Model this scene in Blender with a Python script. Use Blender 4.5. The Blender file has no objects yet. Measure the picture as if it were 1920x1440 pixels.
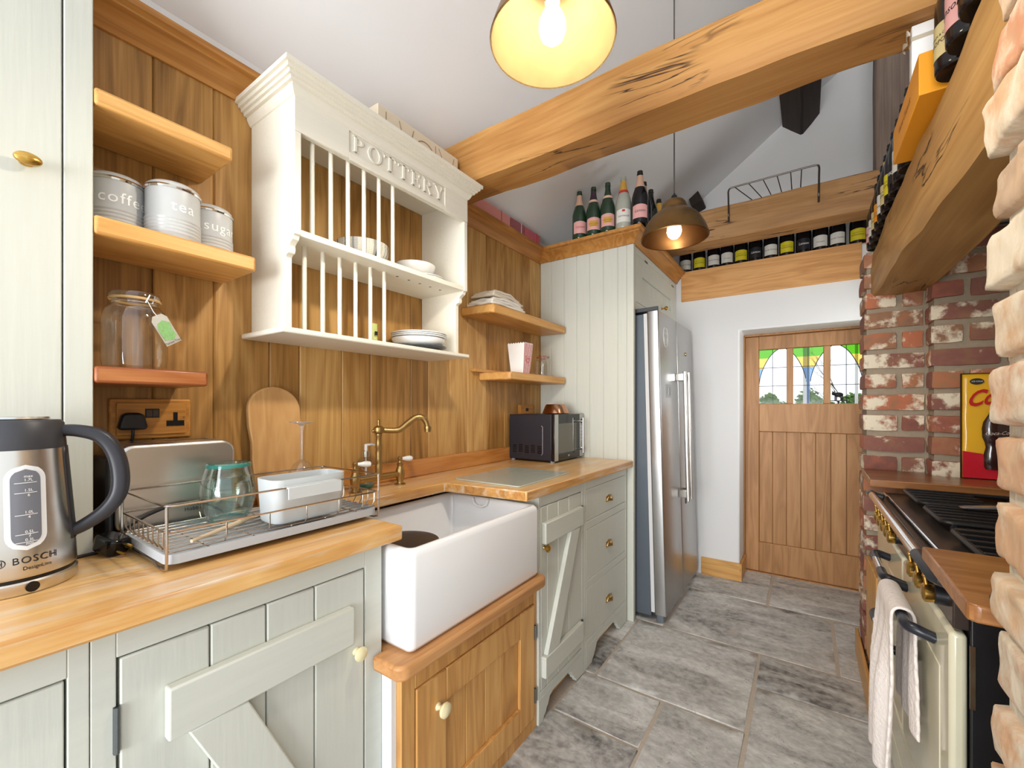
import bpy, bmesh, math, random
from mathutils import Vector, Matrix, noise
PI = math.pi
C = bpy.context.scene.collection
scene = bpy.context.scene

# ------------------------------------------------------------------ camera, world, lights, exposure
cam = bpy.data.cameras.new('camera')
cam.sensor_fit = 'HORIZONTAL'; cam.sensor_width = 36.0
cam.lens = 797.0 / 1920 * 36; cam.shift_y = 42.0 / 1920
cam.clip_start = 0.02; cam.clip_end = 300
camo = bpy.data.objects.new('camera', cam); C.objects.link(camo)
camo.location = (1.433, 0, 1.235); camo.rotation_euler = (PI/2, 0, math.radians(34.6))
scene.camera = camo
scene.view_settings.view_transform = 'Standard'; scene.view_settings.look = 'None'
scene.view_settings.gamma = 1.0; scene.view_settings.use_curve_mapping = False
scene.view_settings.exposure = 0.56

W = bpy.data.worlds.new('daylight'); scene.world = W; W.use_nodes = True
wn = W.node_tree; wn.nodes.clear()
wo = wn.nodes.new('ShaderNodeOutputWorld'); wb = wn.nodes.new('ShaderNodeBackground')
wtc = wn.nodes.new('ShaderNodeTexCoord'); wsx = wn.nodes.new('ShaderNodeSeparateXYZ'); wr = wn.nodes.new('ShaderNodeValToRGB')
wmr = wn.nodes.new('ShaderNodeMapRange'); wmr.inputs[1].default_value = -1; wmr.inputs[2].default_value = 1
wn.links.new(wtc.outputs['Generated'], wsx.inputs[0]); wn.links.new(wsx.outputs['Z'], wmr.inputs[0]); wn.links.new(wmr.outputs[0], wr.inputs[0])
e = wr.color_ramp.elements; e[0].position = 0.0; e[0].color = (.62, .62, .60, 1); e[1].position = 1.0; e[1].color = (.62, .78, 1.0, 1)
for p_, c_ in ((.47, (.66, .66, .63, 1)), (.5, (.95, .98, 1.0, 1)), (.6, (.85, .93, 1.0, 1))):
    k = wr.color_ramp.elements.new(p_); k.color = c_
wn.links.new(wr.outputs[0], wb.inputs[0]); wb.inputs[1].default_value = 1.05; wn.links.new(wb.outputs[0], wo.inputs[0])

def area(name, loc, target, sx, sy, power, col):
    l = bpy.data.lights.new(name, 'AREA'); l.shape = 'RECTANGLE'; l.size = sx; l.size_y = sy; l.energy = power; l.color = col
    o = bpy.data.objects.new(name, l); C.objects.link(o); o.location = loc
    o.rotation_euler = (Vector(target) - Vector(loc)).to_track_quat('-Z', 'Y').to_euler()
    return o
area('window_daylight', (1.1, -2.9, 1.7), (1.0, 2.4, 1.8), 2.2, 1.9, 58, (.97, .985, 1.0))
area('ceiling_uplight', (1.2, -2.6, .9), (.75, 1.6, 2.9), 2.0, 1.0, 60, (.95, .98, 1.0))  # added fill, low behind the camera and aimed up to brighten the ceiling
area('side_window_daylight', (2.2, 3.08, 1.45), (1.0, 3.0, 1.3), .5, .8, 9, (.97, .985, 1.0))

# ------------------------------------------------------------------ materials
MATS = {}
def _new(name):
    m = bpy.data.materials.new(name); m.use_nodes = True
    nt = m.node_tree; b = nt.nodes.get('Principled BSDF')
    return m, nt, b
def S(r, g, bl):
    f = lambda c: (c/255/12.92) if c/255 <= .04045 else ((c/255+.055)/1.055)**2.4
    return (f(r), f(g), f(bl), 1)
def N(nt, t, **k):
    n = nt.nodes.new(t)
    for a, v in k.items(): setattr(n, a, v)
    return n
def plain(name, col, rough=.5, metal=0, emit=None, es=0, spec=None, coat=0, bump=0, bscale=60, alpha=None, trans=0, ior=1.45, var=0, vscale=6):
    if name in MATS: return MATS[name]
    m, nt, b = _new(name)
    b.inputs['Base Color'].default_value = col; b.inputs['Roughness'].default_value = rough; b.inputs['Metallic'].default_value = metal
    b.inputs['Coat Weight'].default_value = coat; b.inputs['IOR'].default_value = ior
    if spec is not None: b.inputs['Specular IOR Level'].default_value = spec
    if trans: b.inputs['Transmission Weight'].default_value = trans
    if emit: b.inputs['Emission Color'].default_value = emit; b.inputs['Emission Strength'].default_value = es
    tc = N(nt, 'ShaderNodeTexCoord')
    if var:
        n = N(nt, 'ShaderNodeTexNoise'); n.inputs['Scale'].default_value = vscale; n.inputs['Detail'].default_value = 5
        nt.links.new(tc.outputs['Object'], n.inputs['Vector'])
        mx = N(nt, 'ShaderNodeMix', data_type='RGBA'); mx.inputs[6].default_value = tuple(c*(1-var) for c in col[:3])+(1,); mx.inputs[7].default_value = tuple(min(1, c*(1+var)) for c in col[:3])+(1,)
        nt.links.new(n.outputs['Fac'], mx.inputs[0]); nt.links.new(mx.outputs[2], b.inputs['Base Color'])
    if bump:
        n = N(nt, 'ShaderNodeTexNoise'); n.inputs['Scale'].default_value = bscale; n.inputs['Detail'].default_value = 4
        nt.links.new(tc.outputs['Object'], n.inputs['Vector'])
        bp = N(nt, 'ShaderNodeBump'); bp.inputs['Strength'].default_value = bump; bp.inputs['Distance'].default_value = .004
        nt.links.new(n.outputs['Fac'], bp.inputs['Height']); nt.links.new(bp.outputs[0], b.inputs['Normal'])
    MATS[name] = m; return m
def wood(name, dark, mid, light, axis='Z', rough=.42, sc=1.0, ring=9, island=.5, wear=None, cracks=0, knots=0, coat=0.0, pore=.35):
    """oak: long stretched noise along `axis`, fine pores, a tone of its own for every board in the mesh"""
    if name in MATS: return MATS[name]
    m, nt, b = _new(name); L = nt.links.new
    tc = N(nt, 'ShaderNodeTexCoord'); ge = N(nt, 'ShaderNodeNewGeometry')
    off = N(nt, 'ShaderNodeVectorMath', operation='SCALE'); off.inputs['Scale'].default_value = 37.0
    cmb = N(nt, 'ShaderNodeCombineXYZ')
    for i in range(3): L(ge.outputs['Random Per Island'], cmb.inputs[i])
    L(cmb.outputs[0], off.inputs[0])
    add = N(nt, 'ShaderNodeVectorMath', operation='ADD'); L(tc.outputs['Object'], add.inputs[0]); L(off.outputs[0], add.inputs[1])
    def mp(a, l):
        v = N(nt, 'ShaderNodeMapping'); s = [a, a, a]; s['XYZ'.index(axis)] = l; v.inputs['Scale'].default_value = s
        L(add.outputs[0], v.inputs['Vector']); return v
    n1 = N(nt, 'ShaderNodeTexNoise'); n1.inputs['Scale'].default_value = 1; n1.inputs['Detail'].default_value = 3; n1.inputs['Distortion'].default_value = .5
    L(mp(ring*sc, ring*.11*sc).outputs[0], n1.inputs['Vector'])
    mul = N(nt, 'ShaderNodeMath', operation='MULTIPLY'); mul.inputs[1].default_value = 6.0; L(n1.outputs['Fac'], mul.inputs[0])
    fr = N(nt, 'ShaderNodeMath', operation='PINGPONG'); fr.inputs[1].default_value = .5; L(mul.outputs[0], fr.inputs[0])
    n2 = N(nt, 'ShaderNodeTexNoise'); n2.inputs['Scale'].default_value = 1; n2.inputs['Detail'].default_value = 4
    L(mp(170*sc, 4*sc).outputs[0], n2.inputs['Vector'])
    n3 = N(nt, 'ShaderNodeTexNoise'); n3.inputs['Scale'].default_value = 1; n3.inputs['Detail'].default_value = 2
    L(mp(3.5*sc, 1.2*sc).outputs[0], n3.inputs['Vector'])
    a1 = N(nt, 'ShaderNodeMath', operation='MULTIPLY_ADD'); a1.inputs[1].default_value = .55; a1.inputs[2].default_value = .12; L(fr.outputs[0], a1.inputs[0])
    a2 = N(nt, 'ShaderNodeMath', operation='MULTIPLY_ADD'); a2.inputs[1].default_value = pore; L(n2.outputs['Fac'], a2.inputs[0]); L(a1.outputs[0], a2.inputs[2])
    a3 = N(nt, 'ShaderNodeMath', operation='MULTIPLY_ADD'); a3.inputs[1].default_value = .55; L(n3.outputs['Fac'], a3.inputs[0]); L(a2.outputs[0], a3.inputs[2])
    a4 = N(nt, 'ShaderNodeMath', operation='MULTIPLY_ADD'); a4.inputs[1].default_value = island; L(ge.outputs['Random Per Island'], a4.inputs[0]); L(a3.outputs[0], a4.inputs[2])
    a5 = N(nt, 'ShaderNodeMath', operation='SUBTRACT'); a5.inputs[1].default_value = .22 + island*.5; L(a4.outputs[0], a5.inputs[0])
    cr = N(nt, 'ShaderNodeValToRGB'); el = cr.color_ramp.elements
    el[0].position = .05; el[0].color = dark; el[1].position = .95; el[1].color = light; k = el.new(.48); k.color = mid
    L(a5.outputs[0], cr.inputs[0]); out = cr.outputs[0]
    if cracks:
        n5 = N(nt, 'ShaderNodeTexNoise'); n5.inputs['Scale'].default_value = 1; n5.inputs['Detail'].default_value = 5; n5.inputs['Distortion'].default_value = .6
        L(mp(cracks*9, cracks*1.1).outputs[0], n5.inputs['Vector'])
        sb_ = N(nt, 'ShaderNodeMath', operation='SUBTRACT'); sb_.inputs[1].default_value = .5; L(n5.outputs['Fac'], sb_.inputs[0])
        ab_ = N(nt, 'ShaderNodeMath', operation='ABSOLUTE'); L(sb_.outputs[0], ab_.inputs[0])
        cm_ = N(nt, 'ShaderNodeMapRange'); cm_.inputs[1].default_value = .003; cm_.inputs[2].default_value = .012; cm_.inputs[3].default_value = 1; cm_.inputs[4].default_value = 0; L(ab_.outputs[0], cm_.inputs[0])
        n6 = N(nt, 'ShaderNodeTexNoise'); n6.inputs['Scale'].default_value = 1; L(mp(5, 2).outputs[0], n6.inputs['Vector'])
        gt = N(nt, 'ShaderNodeMapRange'); gt.inputs[1].default_value = .52; gt.inputs[2].default_value = .60; L(n6.outputs['Fac'], gt.inputs[0])
        ml_ = N(nt, 'ShaderNodeMath', operation='MULTIPLY'); L(cm_.outputs[0], ml_.inputs[0]); L(gt.outputs[0], ml_.inputs[1])
        mx = N(nt, 'ShaderNodeMix', data_type='RGBA'); mx.inputs[7].default_value = (dark[0]*.3, dark[1]*.28, dark[2]*.28, 1)
        L(ml_.outputs[0], mx.inputs[0]); L(out, mx.inputs[6]); out = mx.outputs[2]
    if knots:
        vo = N(nt, 'ShaderNodeTexVoronoi'); vo.inputs['Scale'].default_value = 1; v = mp(knots*1.6, knots*.5); L(v.outputs[0], vo.inputs['Vector'])
        kr = N(nt, 'ShaderNodeValToRGB'); kr.color_ramp.elements[0].position = .03; kr.color_ramp.elements[0].color = (1, 1, 1, 1); kr.color_ramp.elements[1].position = .10; kr.color_ramp.elements[1].color = (0, 0, 0, 1)
        L(vo.outputs['Distance'], kr.inputs[0])
        mx = N(nt, 'ShaderNodeMix', data_type='RGBA'); mx.inputs[7].default_value = (dark[0]*.35, dark[1]*.3, dark[2]*.3, 1)
        L(kr.outputs[0], mx.inputs[0]); L(out, mx.inputs[6]); out = mx.outputs[2]
    if wear:
        n4 = N(nt, 'ShaderNodeTexNoise'); n4.inputs['Scale'].default_value = 1; n4.inputs['Detail'].default_value = 6
        L(mp(26, 5).outputs[0], n4.inputs['Vector'])
        wrp = N(nt, 'ShaderNodeValToRGB'); wrp.color_ramp.elements[0].position = .52; wrp.color_ramp.elements[0].color = (0, 0, 0, 1); wrp.color_ramp.elements[1].position = .70; wrp.color_ramp.elements[1].color = (.75, .75, .75, 1)
        L(n4.outputs['Fac'], wrp.inputs[0])
        mx = N(nt, 'ShaderNodeMix', data_type='RGBA'); mx.inputs[7].default_value = wear
        L(wrp.outputs[0], mx.inputs[0]); L(out, mx.inputs[6]); out = mx.outputs[2]
    L(out, b.inputs['Base Color']); b.inputs['Roughness'].default_value = rough; b.inputs['Coat Weight'].default_value = coat; b.inputs['Coat Roughness'].default_value = .25
    b.inputs['Specular IOR Level'].default_value = .35
    bp = N(nt, 'ShaderNodeBump'); bp.inputs['Strength'].default_value = .25; bp.inputs['Distance'].default_value = .0015
    L(a2.outputs[0], bp.inputs['Height']); L(bp.outputs[0], b.inputs['Normal'])
    MATS[name] = m; return m
def painted(name, col, axis='Z', rough=.55, st=.35):
    """brushed eggshell paint over timber: faint long brush grain"""
    m, nt, b = _new(name); L = nt.links.new
    tc = N(nt, 'ShaderNodeTexCoord'); v = N(nt, 'ShaderNodeMapping'); s = [90, 90, 90]; s['XYZ'.index(axis)] = 6; v.inputs['Scale'].default_value = s
    L(tc.outputs['Object'], v.inputs['Vector'])
    n = N(nt, 'ShaderNodeTexNoise'); n.inputs['Scale'].default_value = 1; n.inputs['Detail'].default_value = 3; L(v.outputs[0], n.inputs['Vector'])
    mx = N(nt, 'ShaderNodeMix', data_type='RGBA'); mx.inputs[6].default_value = tuple(c*.95 for c in col[:3])+(1,); mx.inputs[7].default_value = tuple(min(1, c*1.05) for c in col[:3])+(1,)
    L(n.outputs['Fac'], mx.inputs[0]); L(mx.outputs[2], b.inputs['Base Color'])
    bp = N(nt, 'ShaderNodeBump'); bp.inputs['Strength'].default_value = st; bp.inputs['Distance'].default_value = .0012
    L(n.outputs['Fac'], bp.inputs['Height']); L(bp.outputs[0], b.inputs['Normal']); b.inputs['Roughness'].default_value = rough
    MATS[name] = m; return m
def brushed(name, col, rough=.3, axis='Z', metal=1.0, str_=.02):
    if name in MATS: return MATS[name]
    m, nt, b = _new(name); L = nt.links.new
    tc = N(nt, 'ShaderNodeTexCoord'); v = N(nt, 'ShaderNodeMapping'); s = [420, 420, 420]; s['XYZ'.index(axis)] = 6; v.inputs['Scale'].default_value = s
    L(tc.outputs['Object'], v.inputs['Vector']); n = N(nt, 'ShaderNodeTexNoise'); n.inputs['Scale'].default_value = 1; n.inputs['Detail'].default_value = 2; L(v.outputs[0], n.inputs['Vector'])
    mr = N(nt, 'ShaderNodeMapRange'); mr.inputs[3].default_value = rough-.08; mr.inputs[4].default_value = rough+.1; L(n.outputs['Fac'], mr.inputs[0]); L(mr.outputs[0], b.inputs['Roughness'])
    bp = N(nt, 'ShaderNodeBump'); bp.inputs['Strength'].default_value = str_; bp.inputs['Distance'].default_value = .0005; L(n.outputs['Fac'], bp.inputs['Height']); L(bp.outputs[0], b.inputs['Normal'])
    b.inputs['Base Color'].default_value = col; b.inputs['Metallic'].default_value = metal
    MATS[name] = m; return m
def brickmat(name, ramp, wash, washlo=.50, washhi=.60, wscale=9, bump=.6):
    m, nt, b = _new(name); L = nt.links.new
    tc = N(nt, 'ShaderNodeTexCoord'); ge = N(nt, 'ShaderNodeNewGeometry')
    cr = N(nt, 'ShaderNodeValToRGB'); cr.color_ramp.interpolation = 'LINEAR'
    el = cr.color_ramp.elements; el[0].position = 0; el[0].color = ramp[0]; el[1].position = 1; el[1].color = ramp[-1]
    for i, c in enumerate(ramp[1:-1]): k = el.new((i+1)/(len(ramp)-1)); k.color = c
    n0 = N(nt, 'ShaderNodeTexNoise'); n0.inputs['Scale'].default_value = 22; n0.inputs['Detail'].default_value = 6; L(tc.outputs['Object'], n0.inputs['Vector'])
    ad = N(nt, 'ShaderNodeMath', operation='MULTIPLY_ADD'); ad.inputs[1].default_value = .55; L(n0.outputs['Fac'], ad.inputs[0]); L(ge.outputs['Random Per Island'], ad.inputs[2])
    sb = N(nt, 'ShaderNodeMath', operation='SUBTRACT'); sb.inputs[1].default_value = .27; L(ad.outputs[0], sb.inputs[0]); L(sb.outputs[0], cr.inputs[0])
    n1 = N(nt, 'ShaderNodeTexNoise'); n1.inputs['Scale'].default_value = wscale; n1.inputs['Detail'].default_value = 7; n1.inputs['Roughness'].default_value = .62
    L(tc.outputs['Object'], n1.inputs['Vector'])
    m2 = N(nt, 'ShaderNodeMath', operation='MULTIPLY'); m2.inputs[1].default_value = 7.31; L(ge.outputs['Random Per Island'], m2.inputs[0])
    f2 = N(nt, 'ShaderNodeMath', operation='FRACT'); L(m2.outputs[0], f2.inputs[0])
    ad2 = N(nt, 'ShaderNodeMath', operation='MULTIPLY_ADD'); ad2.inputs[1].default_value = .22; L(f2.outputs[0], ad2.inputs[0]); L(n1.outputs['Fac'], ad2.inputs[2])
    wr_ = N(nt, 'ShaderNodeMapRange'); wr_.inputs[1].default_value = washlo+.1; wr_.inputs[2].default_value = washhi+.1; L(ad2.outputs[0], wr_.inputs[0])
    mx = N(nt, 'ShaderNodeMix', data_type='RGBA'); mx.inputs[7].default_value = wash; L(wr_.outputs[0], mx.inputs[0]); L(cr.outputs[0], mx.inputs[6]); L(mx.outputs[2], b.inputs['Base Color'])
    b.inputs['Roughness'].default_value = .85
    bp = N(nt, 'ShaderNodeBump'); bp.inputs['Strength'].default_value = bump; bp.inputs['Distance'].default_value = .006; L(n0.outputs['Fac'], bp.inputs['Height']); L(bp.outputs[0], b.inputs['Normal'])
    MATS[name] = m; return m
def stone():
    m, nt, b = _new('flagstone'); L = nt.links.new
    tc = N(nt, 'ShaderNodeTexCoord'); ge = N(nt, 'ShaderNodeNewGeometry')
    off = N(nt, 'ShaderNodeVectorMath', operation='SCALE'); off.inputs['Scale'].default_value = 11
    cmb = N(nt, 'ShaderNodeCombineXYZ')
    for i in range(3): L(ge.outputs['Random Per Island'], cmb.inputs[i])
    L(cmb.outputs[0], off.inputs[0]); add = N(nt, 'ShaderNodeVectorMath', operation='ADD'); L(tc.outputs['Object'], add.inputs[0]); L(off.outputs[0], add.inputs[1])
    mp = N(nt, 'ShaderNodeMapping'); mp.inputs['Scale'].default_value = (2.2, 5.5, 4); mp.inputs['Rotation'].default_value = (0, 0, .5); L(add.outputs[0], mp.inputs['Vector'])
    n = N(nt, 'ShaderNodeTexNoise'); n.inputs['Scale'].default_value = 1; n.inputs['Detail'].default_value = 9; n.inputs['Roughness'].default_value = .6; n.inputs['Distortion'].default_value = 1.2; L(mp.outputs[0], n.inputs['Vector'])
    n2 = N(nt, 'ShaderNodeTexNoise'); n2.inputs['Scale'].default_value = 38; n2.inputs['Detail'].default_value = 6; L(add.outputs[0], n2.inputs['Vector'])
    a = N(nt, 'ShaderNodeMath', operation='MULTIPLY_ADD'); a.inputs[1].default_value = .45; L(n2.outputs['Fac'], a.inputs[0]); L(n.outputs['Fac'], a.inputs[2])
    a2 = N(nt, 'ShaderNodeMath', operation='MULTIPLY_ADD'); a2.inputs[1].default_value = .22; L(ge.outputs['Random Per Island'], a2.inputs[0]); L(a.outputs[0], a2.inputs[2])
    cr = N(nt, 'ShaderNodeValToRGB'); el = cr.color_ramp.elements; el[0].position = .54; el[0].color = S(98, 96, 93); el[1].position = 1.0; el[1].color = S(212, 209, 204)
    k = el.new(.74); k.color = S(172, 169, 164); k = el.new(.62); k.color = S(138, 135, 131)
    L(a2.outputs[0], cr.inputs[0])
    mp2 = N(nt, 'ShaderNodeMapping'); mp2.inputs['Scale'].default_value = (2.6, 4.2, 4); mp2.inputs['Rotation'].default_value = (0, 0, -.6); L(add.outputs[0], mp2.inputs['Vector'])
    nc = N(nt, 'ShaderNodeTexNoise'); nc.inputs['Scale'].default_value = 1.3; nc.inputs['Detail'].default_value = 7; nc.inputs['Roughness'].default_value = .58; nc.inputs['Distortion'].default_value = .8; L(mp2.outputs[0], nc.inputs['Vector'])
    fr_ = N(nt, 'ShaderNodeMath', operation='MULTIPLY'); fr_.inputs[1].default_value = 5; L(nc.outputs['Fac'], fr_.inputs[0])
    f3 = N(nt, 'ShaderNodeMath', operation='FRACT'); L(fr_.outputs[0], f3.inputs[0])
    ed = N(nt, 'ShaderNodeMapRange'); ed.inputs[1].default_value = .0; ed.inputs[2].default_value = .045; ed.inputs[3].default_value = .55; ed.inputs[4].default_value = 0; L(f3.outputs[0], ed.inputs[0])
    mxs = N(nt, 'ShaderNodeMix', data_type='RGBA'); mxs.inputs[7].default_value = S(78, 74, 70); L(ed.outputs[0], mxs.inputs[0]); L(cr.outputs[0], mxs.inputs[6]); L(mxs.outputs[2], b.inputs['Base Color'])
    st = N(nt, 'ShaderNodeMath', operation='MULTIPLY'); st.inputs[1].default_value = 5; L(nc.outputs['Fac'], st.inputs[0])
    fl = N(nt, 'ShaderNodeMath', operation='FLOOR'); L(st.outputs[0], fl.inputs[0])
    h = N(nt, 'ShaderNodeMath', operation='MULTIPLY_ADD'); h.inputs[1].default_value = .8; L(fl.outputs[0], h.inputs[0]); L(n2.outputs['Fac'], h.inputs[2])
    bp = N(nt, 'ShaderNodeBump'); bp.inputs['Strength'].default_value = .55; bp.inputs['Distance'].default_value = .005; L(h.outputs[0], bp.inputs['Height']); L(bp.outputs[0], b.inputs['Normal'])
    b.inputs['Roughness'].default_value = .62; b.inputs['Specular IOR Level'].default_value = .35
    MATS['flagstone'] = m; return m
def glass(name, col=(1, 1, 1, 1), mix=.88, gl=.05, lo=.07):
    """thin clear glass: see-through with a fresnel sheen"""
    if name in MATS: return MATS[name]
    m, nt, b = _new(name); L = nt.links.new; nt.nodes.remove(b); out = nt.nodes['Material Output']
    t = N(nt, 'ShaderNodeBsdfTransparent'); t.inputs[0].default_value = col
    g = N(nt, 'ShaderNodeBsdfGlossy'); g.inputs['Roughness'].default_value = gl
    lw = N(nt, 'ShaderNodeLayerWeight'); lw.inputs['Blend'].default_value = 1-mix
    mr = N(nt, 'ShaderNodeMapRange'); mr.inputs[3].default_value = lo; mr.inputs[4].default_value = .7; L(lw.outputs['Facing'], mr.inputs[0])
    mx = N(nt, 'ShaderNodeMixShader'); L(mr.outputs[0], mx.inputs[0]); L(t.outputs[0], mx.inputs[1]); L(g.outputs[0], mx.inputs[2]); L(mx.outputs[0], out.inputs[0])
    MATS[name] = m; return m

OAKW = wood('oak_panelling', S(112, 76, 34), S(174, 128, 68), S(212, 170, 106), 'Z', .45, island=.5, pore=.5)
OAKX = wood('oak_along_depth', S(150, 98, 46), S(204, 150, 84), S(230, 184, 118), 'Y', .4, island=.25)
OAKS = wood('oak_shelf', S(152, 100, 46), S(204, 150, 82), S(230, 182, 114), 'Y', .35, island=.3)
OAKT = wood('oak_worktop', S(162, 106, 50), S(212, 158, 92), S(238, 198, 134), 'Y', .28, island=.35, wear=S(220, 206, 186), coat=.35)
OAKF = wood('oak_worktop_far', S(150, 86, 36), S(198, 132, 64), S(222, 166, 96), 'Y', .25, island=.25, coat=.4)
OAKB = wood('oak_beam_timber', S(110, 70, 30), S(170, 118, 60), S(198, 150, 88), 'X', .6, sc=.6, island=.1, pore=.5, cracks=1)
OAKM = wood('oak_mantel_timber', S(114, 82, 38), S(166, 122, 66), S(198, 156, 96), 'Y', .55, sc=.6, island=.1, pore=.45, cracks=1)
PINE = wood('pine_timber', S(176, 118, 62), S(214, 158, 96), S(232, 184, 124), 'X', .5, island=.1, knots=2.2)
OAKC = wood('oak_cabinet', S(156, 102, 50), S(206, 152, 86), S(230, 184, 116), 'Z', .4, island=.25)
OAKD = wood('oak_door', S(134, 92, 52), S(176, 128, 82), S(200, 154, 106), 'Z', .45, island=.2)
WALN = wood('walnut_worktop', S(92, 56, 28), S(142, 92, 50), S(182, 130, 80), 'X', .3, island=.2, coat=.3)
DARKW = wood('tarred_timber', S(30, 22, 18), S(48, 36, 30), S(62, 48, 40), 'Y', .7)
ROUGHW = wood('weathered_timber', S(70, 58, 52), S(112, 96, 86), S(140, 122, 110), 'Z', .8, sc=.8, pore=.8)
BOARD = wood('sycamore_board', S(190, 140, 84), S(214, 168, 110), S(226, 186, 132), 'Z', .5, island=.1, pore=.15)
SAGE = painted('sage_paint', S(202, 203, 192), 'Z')
SAGEH = painted('sage_paint_rail', S(202, 203, 192), 'Y')
CREAM = painted('cream_paint', S(232, 227, 212), 'Y', .45, .08)
PLAS = plain('white_plaster', S(226, 225, 224), .9, bump=.35, bscale=9, var=.02, vscale=2)
CEIL = plain('ceiling_plaster', S(240, 240, 241), .9, bump=.3, bscale=7)
MORT = plain('lime_mortar', S(160, 146, 126), .95, bump=.9, bscale=70, var=.18, vscale=24)
MORTP = plain('pale_mortar', S(196, 186, 168), .95, bump=.9, bscale=60, var=.12, vscale=20)
BRICK = brickmat('red_brick', [S(126, 82, 72), S(158, 94, 76), S(166, 118, 84), S(188, 112, 80), S(150, 112, 84), S(138, 90, 80)], S(232, 220, 196), .55, .66, 14)
BRICKP = brickmat('limewashed_brick', [S(202, 156, 118), S(194, 162, 130), S(184, 130, 98), S(206, 174, 140), S(174, 148, 124)], S(212, 200, 180), .46, .66, 15, bump=1.0)
FLAG = stone()
GROUT = plain('floor_grout', S(186, 172, 156), .95, bump=.5, bscale=120, var=.1, vscale=30)
CHROME = plain('chrome', S(225, 222, 218), .12, 1)
WIRE = plain('polished_wire', S(200, 190, 180), .22, 1)
STEEL = plain('brushed_steel', S(206, 202, 196), .30, 1)
STEELV = plain('fridge_steel', S(182, 181, 180), .33, 1)
STEELK = plain('kettle_steel', S(212, 208, 202), .27, 1)
BRASS = plain('brass', S(206, 164, 84), .25, 1)
ABRASS = plain('antique_brass', S(176, 146, 94), .36, 1, var=.15, vscale=40)
CREAMK = plain('ivory_knob', S(226, 214, 170), .3, coat=.3)
IRON = plain('grey_iron', S(112, 116, 118), .4, .8)
BLACK = plain('black_plastic', S(26, 25, 28), .38)
BLACKG = plain('black_gloss', S(14, 14, 16), .12)
CASTI = plain('cast_iron', S(30, 29, 30), .45, .3)
WHITEC = plain('white_ceramic', S(240, 240, 238), .12, coat=.6)
FIRE = plain('fireclay', S(242, 242, 242), .14, coat=.5)
GREYP = plain('grey_plastic', S(196, 200, 200), .45)
GREYT = plain('grey_tray', S(176, 180, 184), .45)
GLASS = glass('clear_glass', (.97, .98, .97, 1))
GLASSG = glass('sea_green_glass', (.87, .96, .93, 1), mix=.62)
GLASSY = glass('jar_glass', (.985, .99, .97, 1), mix=.75)
WHITEP = plain('white_print', S(245, 245, 242), .5)
BLACKP = plain('black_print', S(35, 32, 34), .5)
REDP = plain('red_print', S(196, 38, 44), .45)

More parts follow.
